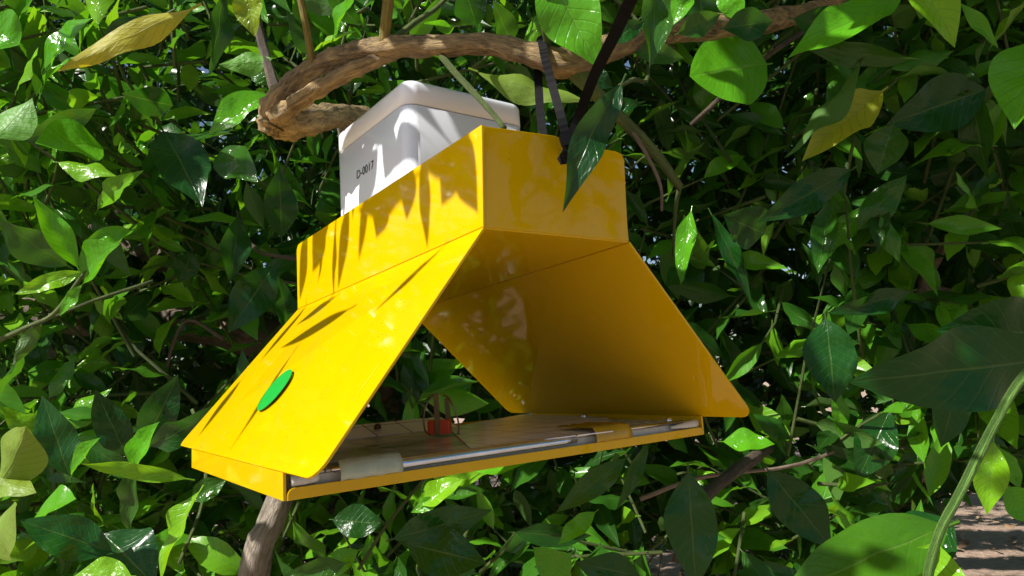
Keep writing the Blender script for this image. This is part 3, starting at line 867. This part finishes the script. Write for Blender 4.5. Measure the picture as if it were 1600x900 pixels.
for si, (p, dr, Ls, sc, tone) in enumerate(SH):
    ids = by_shoot.get(si, [])
    if not ids: continue
    a_ = leaves[ids[0]][1]; e_ = leaves[ids[-1]][1]
    pts = [a_ - dr * 0.02, (a_ + e_) / 2 + rnd3(0.004), e_]
    if si in chosen:
        org = pts[0]
        st = link('shoot', tube_mesh('shoot', [q - org for q in pts], [0.0020, 0.0016, 0.0010], TWIGM, sides=6, sub=3, seed=si), None, tree,
                  Matrix.Translation(Vector(org - TREE_AT)))
        for i in ids:
            if not vis[i]: mass.append(i); continue
            _, b_, ax, n, L, tn = leaves[i]
            a, bv, n = frame(ax, n)
            b_ = b_ - org
            M = Matrix(((a[0] * L, bv[0] * L, n[0] * L, b_[0]), (a[1] * L, bv[1] * L, n[1] * L, b_[1]), (a[2] * L, bv[2] * L, n[2] * L, b_[2]), (0, 0, 0, 1)))
            o = link('leaf', TMESH[random.randrange(8)], None, st, M)
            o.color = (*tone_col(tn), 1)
    else:
        mass += ids
        if np.linalg.norm(e_ - a_) > 0.01: mass_tubes.append(pts)

def mass_mesh(name, items, mat, templ):
    """items: base, axis, normal, length, tone; every leaf its own little curved blade"""
    VV, FF, UU, RR = [], [], [], []
    off = 0
    for k, (V, F, UV) in enumerate(templ):
        sel = [it for j, it in enumerate(items) if j % len(templ) == k]
        if not sel: continue
        A = np.array([it[1] for it in sel]); Nn = np.array([it[2] for it in sel])
        A /= np.linalg.norm(A, axis=1, keepdims=True)
        Nn = Nn - (Nn * A).sum(1, keepdims=True) * A
        Nn /= np.linalg.norm(Nn, axis=1, keepdims=True)
        B = np.cross(Nn, A)
        Bs = np.array([it[0] for it in sel]); Ls = np.array([it[3] for it in sel])[:, None, None]
        W = Bs[:, None] + Ls * (V[None, :, 0:1] * A[:, None] + V[None, :, 1:2] * B[:, None] + V[None, :, 2:3] * Nn[:, None])
        m, nv = len(sel), len(V)
        Fa = np.array(F)
        VV.append(W.reshape(-1, 3))
        FF.append((Fa[None] + (np.arange(m) * nv)[:, None, None] + off).reshape(-1, 4))
        UU.append(np.tile(UV, (m, 1)))
        tn = np.array([it[4] for it in sel])
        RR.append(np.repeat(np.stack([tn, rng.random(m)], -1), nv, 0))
        off += m * nv
    V = np.concatenate(VV); F = np.concatenate(FF); U = np.concatenate(UU); Rn = np.concatenate(RR)
    me = bpy.data.meshes.new(name)
    me.vertices.add(len(V)); me.vertices.foreach_set('co', V.astype(np.float32).ravel())
    me.loops.add(F.size); me.loops.foreach_set('vertex_index', F.astype(np.int32).ravel())
    me.polygons.add(len(F)); me.polygons.foreach_set('loop_start', (np.arange(len(F)) * 4).astype(np.int32))
    me.polygons.foreach_set('use_smooth', np.ones(len(F), bool))
    me.update(calc_edges=True)
    for nm, arr in (('UVMap', U), ('rnd', Rn)):
        l = me.uv_layers.new(name=nm)
        l.data.foreach_set('uv', arr[F.ravel()].astype(np.float32).ravel())
    me.materials.append(mat)
    me.validate()
    return me
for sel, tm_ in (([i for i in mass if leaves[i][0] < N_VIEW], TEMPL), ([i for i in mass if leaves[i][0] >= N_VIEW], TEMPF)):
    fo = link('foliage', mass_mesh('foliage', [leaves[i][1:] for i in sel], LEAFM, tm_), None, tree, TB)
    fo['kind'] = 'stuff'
VV, FF, UU, off = [], [], [], 0
for k, pts in enumerate(mass_tubes):
    V, F, UV = tube_arrays(pts, [0.0022, 0.0017, 0.0010], sides=4, sub=1, cap=False)
    VV.append(V); UU.append(UV); FF += [tuple(x + off for x in f) for f in F]; off += len(V)
me = leaf_mesh('twigs', np.concatenate(VV), FF, np.concatenate(UU)); me.materials.append(TWIGM)
two = link('twigs', me, None, tree, TB); two['kind'] = 'stuff'

# the trees of the next row, far enough away to read as one mass
items = []
for _ in range(3000):
    z = random.uniform(2.9, 5.2)
    p = at(random.uniform(-700, 2300), random.uniform(-700, 900), z)
    if p[2] < 0.08: continue
    dr = nrm(np.array([0, 0, 0.3]) - FH * 0.4 + rnd3(0.7))
    for q in range(8):
        ax = nrm(dr * 0.6 + rnd3(0.6))
        L = random.uniform(0.09, 0.14)
        b_ = p + dr * 0.04 * q + rnd3(0.05)
        x_, y_, z_ = to_px(np.array([b_ + ax * L * 0.5]))
        items.append((b_, ax, np.array([0, 0, 0.8]) + rnd3(0.5), L, min(1, max(0, random.betavariate(1.6, 2.6)))))
keepm = ~blocks_sun(np.array([i[0] + i[1] * i[3] * 0.5 for i in items]), 0.07)
items = [i for i, k in zip(items, keepm) if k]
fb = link('distant_foliage', mass_mesh('distant_foliage', items, LEAFM, TEMPF), None)
tag(fb, 'dark mass of citrus foliage far behind the hanging trap', 'foliage', None, 'stuff')

# dead leaves on the soil
items = []
for _ in range(1600):
    a, b = random.uniform(0.4, 6.0), random.uniform(-2.5, 4.5)
    p = CAM + FH * a + RH * b; p[2] = 0.02 + random.uniform(0, 0.03)
    items.append((p, nrm(np.array([random.uniform(-1, 1), random.uniform(-1, 1), random.uniform(-0.15, 0.25)])), np.array([0, 0, 1.0]) + rnd3(0.35), random.uniform(0.05, 0.09), random.random()))
ll = link('leaf_litter', mass_mesh('leaf_litter', items, LITTER, TEMPL), None)
tag(ll, 'dry brown fallen leaves scattered on the reddish soil', 'leaf litter', None, 'stuff')

# ------------------------------------------------------------------ the yellow trap
TRAP = np.array([0.0, 0.09, Z0])
trap = empty('delta_trap', TRAP)
tag(trap, 'yellow plastic delta insect trap hanging open-ended from the branch', 'insect trap')
def z_(v): return v + Z0
BL, BR, YF, YR = -0.0571, 0.0417, -0.040, 0.2221
ZT, ZB, TL = z_(0.1679), z_(0.1171), -0.0097
WS, ZS = 0.1413, z_(0.0124)
TH = 0.0014
def rounded(poly, radii, seg=5):
    out = []
    n = len(poly)
    for i, p in enumerate(poly):
        r = radii.get(i, 0)
        if r <= 0: out.append(p); continue
        a = nrm(poly[i - 1] - p); b = nrm(poly[(i + 1) % n] - p)
        ang = math.acos(max(-1, min(1, np.dot(a, b))))
        dist = r / math.tan(ang / 2)
        c = p + nrm(a + b) * (r / math.sin(ang / 2))
        s, e = p + a * dist - c, p + b * dist - c
        for k in range(seg + 1):
            t = k / seg
            v = nrm(s * (1 - t) + e * t) * r
            out.append(c + v)
    return out
def panel(name, poly, th, mat=YEL, radii=None, out=(0, 0, 1), parent=trap, org=TRAP, bev=0.0003):
    """a flat sheet with thickness; the outline is its outer face, the thickness goes against the normal"""
    P = rounded([np.asarray(p, float) for p in poly], radii or {})
    n = np.zeros(3)
    for i in range(len(P)):
        n += np.cross(P[i], P[(i + 1) % len(P)])
    n = nrm(n)
    if np.dot(n, out) < 0: n = -n
    bm = bmesh.new()
    top = [bm.verts.new(p - org) for p in P]
    bot = [bm.verts.new(p - n * th - org) for p in P]
    f1 = bm.faces.new(top); f2 = bm.faces.new(bot[::-1])
    for i in range(len(P)):
        j = (i + 1) % len(P)
        bm.faces.new((top[i], bot[i], bot[j], top[j]))
    bmesh.ops.recalc_face_normals(bm, faces=bm.faces[:])
    if bev:
        ed = [e for e in bm.edges if e in set(f1.edges) | set(f2.edges)]
        bmesh.ops.bevel(bm, geom=ed, offset=bev, segments=2, affect='EDGES', profile=0.6)
    return link(name, from_bm(name, bm), mat, parent)

SL = [(BL, YF, ZB), (-WS, YF, ZS), (-WS, YR, ZS), (BL, YR, ZB + TL)]
left_panel = panel('slope_panel', SL, TH, radii={1: 0.009, 2: 0.006}, out=(-1, 0, 1))
panel('slope_panel', [(BR, YF, ZB), (BR, YR, ZB + TL), (WS, YR, ZS), (WS, YF, ZS)], TH, radii={2: 0.006, 3: 0.009}, out=(1, 0, 1))
panel('roof_box_wall', [on(752.5, 194.5, 0, BL - 0.0002), (BL - 0.0002, YF, ZB + 0.0002), (BL - 0.0002, YR, ZB + TL + 0.0002), (BL - 0.0002, YR, ZT + TL)], TH, radii={3: 0.006}, out=(-1, 0, 0))
panel('roof_box_wall', [(BR + 0.0002, YF + 0.001, ZT), (BR + 0.0002, YR, ZT + TL), (BR + 0.0002, YR, ZB + TL), (BR + 0.0002, YF + 0.001, ZB)], TH, radii={0: 0.006, 1: 0.006}, out=(1, 0, 0))
panel('ceiling_panel', [(BL + 0.0003, YF + 0.0010, ZB + 0.0008), (BL + 0.0003, YR - 0.0006, ZB + TL + 0.0008), (BR - 0.0003, YR - 0.0006, ZB + TL + 0.0008), (BR - 0.0003, YF + 0.0010, ZB + 0.0008)], TH)
def fl(px, py): return on(px, py, 1, YF + 0.0004)
fz = [fl(755.5, 196.5), fl(866, 212), fl(880, 217), fl(884, 226), fl(877, 238), fl(871, 248), fl(876, 257), fl(885, 256), fl(891, 246), fl(900, 232), fl(914, 228), fl(962, 236),
      fl(972, 241), fl(975.5, 250), fl(981.5, 376), fl(757.5, 354)]
panel('end_flap', fz, TH, out=(0, -1, 0))
panel('end_flap', [(BL + 0.001, YR - 0.001, ZT + TL), (BR - 0.001, YR - 0.001, ZT + TL), (BR - 0.001, YR - 0.001, ZB + TL), (BL + 0.001, YR - 0.001, ZB + TL)], TH, out=(0, 1, 0))
# long slots where the roof sheet was folded
def strip(name, a, b, off, w, th, mat, parent=trap, org=TRAP):
    a, b, off = np.asarray(a), np.asarray(b), nrm(off)
    d = nrm(b - a); s = np.cross(off, d)
    return panel(name, [a - s * w / 2 + off * th, b - s * w / 2 + off * th, b + s * w / 2 + off * th, a + s * w / 2 + off * th], th, mat, None, tuple(off), parent, org, 0)
nR = nrm(np.cross(np.array([BR - WS, 0, ZB - ZS]), [0, 1.0, 0]))
if nR[0] > 0: nR = -nR
pR = np.array([BR, YF, ZB])
s0, s1 = onplane(848, 432, pR + nR * TH, nR), onplane(922, 400, pR + nR * TH, nR)
strip('fold_slot', s0, s1, nR, 0.0008, 0.0004, SLOT)
# the tray
HF = z_(0.0)
def lip(name, poly, out, radii=None): return panel(name, poly, 0.0016, YEL, radii, out)
panel('tray_base', [(-0.14, 0.0, HF + 0.0022), (0.14, 0.0, HF + 0.0022), (0.14, 0.1845, HF + 0.0022), (-0.14, 0.1845, HF + 0.0022)], 0.0020)
lip('tray_lip', [(-0.1405, -0.0004, HF + 0.0118), (-0.1405, -0.0004, HF - 0.0002), (-0.1405, 0.1850, HF - 0.0002), (-0.1405, 0.1850, HF + 0.0118)], (-1, 0, 0))
lip('tray_lip', [(0.1405, -0.0004, HF + 0.0118), (0.1405, 0.1850, HF + 0.0118), (0.1405, 0.1850, HF - 0.0002), (0.1405, -0.0004, HF - 0.0002)], (1, 0, 0))
lip('tray_lip', [(-0.1386, -0.0008, HF - 0.0003), (0.1386, -0.0008, HF - 0.0003), (0.1386, -0.0008, HF + 0.0048), (-0.1386, -0.0008, HF + 0.0048)], (0, -1, 0), radii={2: 0.003, 3: 0.003})
lip('tray_lip', [(-0.1386, 0.1842, HF + 0.0002), (-0.1386, 0.1842, HF + 0.0100), (0.1386, 0.1842, HF + 0.0100), (0.1386, 0.1842, HF + 0.0002)], (0, 1, 0))

def lathe(name, prof, mat, parent, org, base, axis=(0, 0, 1), seg=18):
    ax = nrm(axis); e1 = nrm(np.cross(ax, [0.31, 0.9, 0.2])); e2 = np.cross(ax, e1)
    V, F = [], []
    for r, h in prof:
        for q in range(seg):
            a = 2 * math.pi * q / seg
            V.append(np.asarray(base) - org + ax * h + (e1 * math.cos(a) + e2 * math.sin(a)) * r)
    for i in range(len(prof) - 1):
        for q in range(seg):
            F.append((i * seg + q, i * seg + (q + 1) % seg, (i + 1) * seg + (q + 1) % seg, (i + 1) * seg + q))
    F.append(tuple(range(seg))[::-1]); F.append(tuple(range(len(V) - seg, len(V))))
    return link(name, mesh_of(name, V, F, True), mat, parent)
SCREW = [(0.0026, 0), (0.0027, 0.0008), (0.0022, 0.0018), (0.0012, 0.0023), (0.0010, 0.0018)]
for (sx, sy, m_) in [(590, 670, DARKSTEEL), (913, 653, STEEL), (1045, 660, STEEL)]:
    lathe('screw', [(r * 1.0, h * 1.6) for r, h in SCREW], m_, trap, TRAP, on(sx, sy, 2, HF + (0.0140 if sx < 700 else 0.0098)))
# green dot on the left slope
nL = nrm(np.cross(np.array([-WS - BL, 0, ZS - ZB]), [0, 1.0, 0]))
if nL[0] > 0: nL = -nL
pL = np.array([BL, YF, ZB])
ca, cb = onplane(402, 641, pL, nL), onplane(457, 578, pL, nL)
gc = (ca + cb) / 2
gr = np.linalg.norm(ca - cb) / 2
gd = lathe('sticker', [(gr * 0.98, 0.0), (gr * 0.98, 0.0002)], GREEN, left_panel, TRAP, gc + nL * 0.0002, nL, 40)
gd.data.polygons.foreach_set('use_smooth', [False] * len(gd.data.polygons))
gd['label'] = 'round green sticker'

# ------------------------------------------------------------------ sticky board lying in the tray
BO = np.array([0.0, 0.09, HF + 0.0024])
board = empty('sticky_board', BO)
tag(board, 'glossy brown sticky board with pale card lying inside the yellow tray', 'sticky board')
zb0 = HF + 0.0048
def slab(name, x0, x1, y0, y1, z0, z1, mat, r=0.0, parent=board, org=BO):
    pol = [(x0, y0, z1), (x1, y0, z1), (x1, y1, z1), (x0, y1, z1)]
    return panel(name, pol, z1 - z0, mat, {i: r for i in range(4)} if r else None, (0, 0, 1), parent, org, min(0.0006, (z1 - z0) * 0.3))
slab('backing_plate', -0.1375, 0.1365, 0.0040, 0.178, HF + 0.0028, HF + 0.0086, PALE, 0.006)
xa, xb = on(500, 745, 2, HF + 0.0092)[0], on(1012, 690, 2, HF + 0.0092)[0]
slab('glued_sheet', xa, xb, 0.0042, 0.176, HF + 0.0088, HF + 0.0098, CARD, 0.001)
c1_ = [on(690, 690, 2, HF + 0.0104), on(955, 660, 2, HF + 0.0104), on(965, 676, 2, HF + 0.0104), on(770, 709, 2, HF + 0.0104)]
panel('pale_card', [on(735, 700, 2, HF + 0.0106), on(958, 673, 2, HF + 0.0106), on(950, 652, 2, HF + 0.0106), on(830, 645, 2, HF + 0.0106), on(700, 668, 2, HF + 0.0106)], 0.0006, CARD2, (None), (0, 0, 1), board, BO, 0.0001)
panel('curled_edge', [(-0.128, 0.150, HF + 0.0102), (0.040, 0.150, HF + 0.0102), (0.040, 0.1765, HF + 0.0172), (-0.128, 0.1765, HF + 0.0172)], 0.0006, CARD2, {2: 0.004, 3: 0.004}, (0, 0, 1), board, BO, 0.0001)
x2, x3 = on(652, 733, 2, HF + 0.0082)[0], on(958, 690, 2, HF + 0.0082)[0]
tube = tube_mesh('clear_edge', [np.array([x2, 0.0015, HF + 0.0080]) - BO, np.array([(x2 + x3) / 2, 0.0013, HF + 0.0082]) - BO, np.array([x3, 0.0015, HF + 0.0080]) - BO],
                 [0.0022, 0.0022, 0.0020], CLEAR, sides=14, sub=6)
link('clear_edge', tube, None, board)
rod = tube_mesh('metal_rod', [np.array([-0.118, 0.0022, HF + 0.0098]) - BO, np.array([0.0, 0.0026, HF + 0.0098]) - BO, np.array([0.122, 0.0022, HF + 0.0096]) - BO], [0.0011, 0.0011, 0.0011], STEEL, sides=10, sub=3)
link('metal_rod', rod, None, board)
def tape(px0, px1, zt, mat, ylen):
    x0 = on(px0[0], px0[1], 2, HF + 0.008)[0]; x1 = on(px1[0], px1[1], 2, HF + 0.008)[0]
    prof = [(-0.0014, HF + 0.0050), (-0.0020, HF + 0.0075), (-0.0012, HF + 0.0105), (0.0012, HF + zt), (0.008, HF + zt), (ylen, HF + zt - 0.0002)]
    V, F = [], []
    nx = 8
    for i in range(nx + 1):
        x = x0 + (x1 - x0) * i / nx
        for (y, z) in prof:
            V.append(np.array([x + (0.0015 if y > 0.005 else 0), y + 0.0002 * math.sin(i * 1.9), z + 0.00025 * math.sin(i * 2.3 + y * 300)]) - BO)
    k = len(prof)
    for i in range(nx):
        for j in range(k - 1):
            a = i * k + j
            F.append((a, a + 1, a + k + 1, a + k))
    me = mesh_of('tape', V, F, True)
    o = link('tape', me, mat, board)
    s = o.modifiers.new('thickness', 'SOLIDIFY'); s.thickness = 0.0004
    return o
tape((554, 745), (652, 730), 0.0130, TAPE_A, 0.046)['label'] = 'grey-green translucent tape'
tape((962, 685), (1022, 677), 0.0130, TAPE_B, 0.036)['label'] = 'amber tape'
tube = tube_mesh('end_clip', [np.array([0.110, 0.0016, HF + 0.0068]) - BO, np.array([0.122, 0.0010, HF + 0.0072]) - BO, np.array([0.134, 0.0010, HF + 0.0076]) - BO], [0.0008, 0.0020, 0.0028], PALE, sides=12, sub=4)
link('end_clip', tube, None, board)
tube = tube_mesh('end_clip', [np.array([-0.1365, 0.0015, HF + 0.0075]) - BO, np.array([-0.131, 0.0012, HF + 0.0077]) - BO, np.array([-0.1245, 0.0018, HF + 0.0077]) - BO], [0.0026, 0.0027, 0.0024], PALE, sides=12, sub=4)
link('end_clip', tube, None, board)

# ------------------------------------------------------------------ red lure in its wire holder
lp = on(690, 680, 2, HF + 0.0104)
lure = empty('lure_holder', lp)
tag(lure, 'small red lure held by looped wires on the sticky board', 'lure')
dl = depth_of(lp); s_ = dl / FPX
bx = nrm(RH + np.array([0, 0, 0])); by = nrm(FH)
def lb(name, cx, cy, z0, z1, hw, hd, mat):
    c = np.asarray([0, 0, 0.0])
    P = [bx * (cx - hw) + by * (cy - hd), bx * (cx + hw) + by * (cy - hd), bx * (cx + hw) + by * (cy + hd), bx * (cx - hw) + by * (cy + hd)]
    P = [p + np.array([0, 0, z1]) for p in P]
    return panel(name, P, z1 - z0, mat, {i: min(hw, hd) * 0.35 for i in range(4)}, (0, 0, 1), lure, np.zeros(3), 0.0005)
lb('red_block', -3 * s_, 0.002, 0.0008, 23 * s_, 18 * s_, 0.005, RED)
lb('holder_strip', -5 * s_, -0.0040, 0.0004, 66 * s_, 4.0 * s_, 0.0006, STRIPM)
lb('holder_strip', 9 * s_, 0.0085, 0.0004, 56 * s_, 4.0 * s_, 0.0006, STRIPM)
def wire(pts, r=0.0006):
    P = [bx * x * s_ + by * y + np.array([0, 0, z * s_]) for x, y, z in pts]
    link('wire_loop', tube_mesh('wire_loop', P, [r] * len(P), WIRE, sides=8, sub=5), None, lure)
wire([(-12, -0.005, 1), (-23, -0.003, 6), (-27, 0, 22), (-24, 0, 42), (-16, 0.002, 58), (-7, 0.003, 62)])
wire([(27, -0.004, 1), (28, -0.002, 12), (25, 0, 30), (19, 0, 46), (12, 0.002, 58), (4, 0.003, 62)])

# ------------------------------------------------------------------ white electronics box on top
wx0, wx1, wy0, wy1 = -0.0531, 0.0362, 0.0395, 0.1490
zbt, zlid, ztop = ZB + 0.0012, z_(0.2100), z_(0.2262)
WO = np.array([(wx0 + wx1) / 2, (wy0 + wy1) / 2, zbt])
wbox = empty('electronics_box', WO)
tag(wbox, 'white rounded plastic box with printed code standing on the yellow trap roof', 'box')
def loft(name, levels, mat, parent, org, r0=0.009, seg=6):
    V, F = [], []
    for (z, ins) in levels:
        r = max(0.002, r0 - ins)
        pol = [np.array([wx0 + ins, wy0 + ins, z]), np.array([wx1 - ins, wy0 + ins, z]), np.array([wx1 - ins, wy1 - ins, z]), np.array([wx0 + ins, wy1 - ins, z])]
        V += [p - org for p in rounded(pol, {i: r for i in range(4)}, seg)]
    k = len(V) // len(levels)
    for i in range(len(levels) - 1):
        for q in range(k):
            F.append((i * k + q, i * k + (q + 1) % k, (i + 1) * k + (q + 1) % k, (i + 1) * k + q))
    F.append(tuple(range(k))[::-1]); F.append(tuple(range(len(V) - k, len(V))))
    return link(name, mesh_of(name, V, F, True), mat, parent)
wb_ = loft('body', [(zbt, 0.0012), (zbt + 0.001, 0.0004), (zlid - 0.0008, 0.0003), (zlid - 0.0002, 0.0009)], WHITE, wbox, WO)
loft('lid', [(zlid + 0.0003, 0.0008), (zlid + 0.0008, 0.0001), (ztop - 0.0042, 0.0002), (ztop - 0.0022, 0.0010), (ztop - 0.0008, 0.0024), (ztop, 0.0050)], WHITE, wbox, WO)
loft('lid_gasket', [(zlid - 0.0006, 0.0016), (zlid + 0.0008, 0.0016)], SLOT, wbox, WO)
fc = bpy.data.curves.new('printed_code', 'FONT')
fc.body = 'D-0017'
fc.size = 1.0
to = bpy.data.objects.new('tmp', fc)
COL.objects.link(to)
bpy.context.view_layer.update()
tm = bpy.data.meshes.new_from_object(to.evaluated_get(bpy.context.evaluated_depsgraph_get()))
bpy.data.objects.remove(to)
q0, q1 = on(557, 280, 0, wx0), on(584, 268, 0, wx0)
tw_ = abs(q1[1] - q0[1])
wx_ = max(v.co.x for v in tm.vertices)
k = tw_ / wx_
ky = (on(575, 254, 0, wx0)[2] - on(575, 270, 0, wx0)[2]) / 0.85
for v in tm.vertices: v.co = (v.co.x * k, v.co.y * ky, v.co.z)
tm.name = 'printed_code'
pc = link('printed_code', tm, INK, wb_)
loc = np.array([wx0 - 0.00005, q0[1], q0[2]]) - WO
pc.matrix_local = Matrix(((0, 0, -1, loc[0]), (-1, 0, 0, loc[1]), (0, 1, 0, loc[2]), (0, 0, 0, 1)))
pc['label'] = 'black printed code'

# ------------------------------------------------------------------ black cable tie
hd = on(886, 219, 1, YF - 0.006)
dh = depth_of(hd)
tie = empty('cable_tie', hd)
tag(tie, 'black ribbed cable tie looped round the branch, long tail pointing up', 'cable tie')
def ribbon(name, pts, wid, th, face, mat=BLACK):
    P = np.array([np.asarray(p) for p in pts]); n = len(P)
    sub = 8; Q = []
    E_ = np.vstack([2 * P[0] - P[1], P, 2 * P[-1] - P[-2]])
    for i in range(n - 1):
        for k in range(sub):
            t = k / sub; p0, p1, p2, p3 = E_[i:i + 4]
            Q.append(0.5 * (2 * p1 + (p2 - p0) * t + (2 * p0 - 5 * p1 + 4 * p2 - p3) * t * t + (3 * p1 - p0 - 3 * p2 + p3) * t ** 3))
    Q.append(P[-1]); Q = np.array(Q)
    T = np.gradient(Q, axis=0)
    V, F = [], []
    for i in range(len(Q)):
        t = nrm(T[i]); f = face[0] * (1 - i / len(Q)) + face[1] * (i / len(Q))
        s = nrm(np.cross(t, f)); nn = np.cross(s, t)
        rib = 1.0 + 0.18 * (i % 2)
        for (u_, v_) in ((-1, -1), (1, -1), (1, 1), (-1, 1)):
            V.append(Q[i] + s * u_ * wid / 2 + nn * v_ * th / 2 * rib - hd)
        if i:
            k = (i - 1) * 4
            for q in range(4): F.append((k + q, k + (q + 1) % 4, k + 4 + (q + 1) % 4, k + 4 + q))
    F.append((0, 1, 2, 3)); F.append(tuple(range(len(V) - 4, len(V))))
    bm = bmesh.new()
    me = mesh_of(name, V, F)
    bm.from_mesh(me); bmesh.ops.recalc_face_normals(bm, faces=bm.faces[:]); bm.to_mesh(me); bm.free()
    return link(name, me, mat, tie)
cf = nrm(CAM - hd)
hole = on(879, 249, 1, YF + 0.001)
bi = at(846, 84, 0.44)
ribbon('loop_strap', [hd, at(876, 180, dh), at(862, 130, 0.356), at(852, 92, 0.3585), at(848, 72, 0.3605), at(846, 62, 0.369), at(843, 76, 0.379), at(841, 110, 0.378),
                      at(843, 160, 0.372), at(848, 205, 0.366), at(858, 245, 0.362), hole + np.array([0, 0.004, 0.001]), hole + np.array([0, -0.003, 0.0]), hd], 0.0046, 0.0014, (RIGHT * 0 + cf, cf))
ribbon('tail', [hd - UP * 0.006, at(905, 180, dh - 0.004), at(930, 115, dh - 0.03), at(960, 55, dh - 0.06), at(992, -15, dh - 0.09), at(1012, -60, dh - 0.105)], 0.0052, 0.0016, (cf, cf))
bmh = bmesh.new()
bmesh.ops.create_cube(bmh, size=1.0)
bmesh.ops.scale(bmh, vec=(0.0072, 0.0055, 0.0075), verts=bmh.verts[:])
bmesh.ops.bevel(bmh, geom=bmh.edges[:], offset=0.0012, segments=2, affect='EDGES')
bmesh.ops.rotate(bmh, cent=(0, 0, 0), matrix=Matrix.Rotation(-0.3, 3, 'Y') @ Matrix.Rotation(YAW, 3, 'Z'), verts=bmh.verts[:])
link('head', from_bm('head', bmh), BLACK, tie)
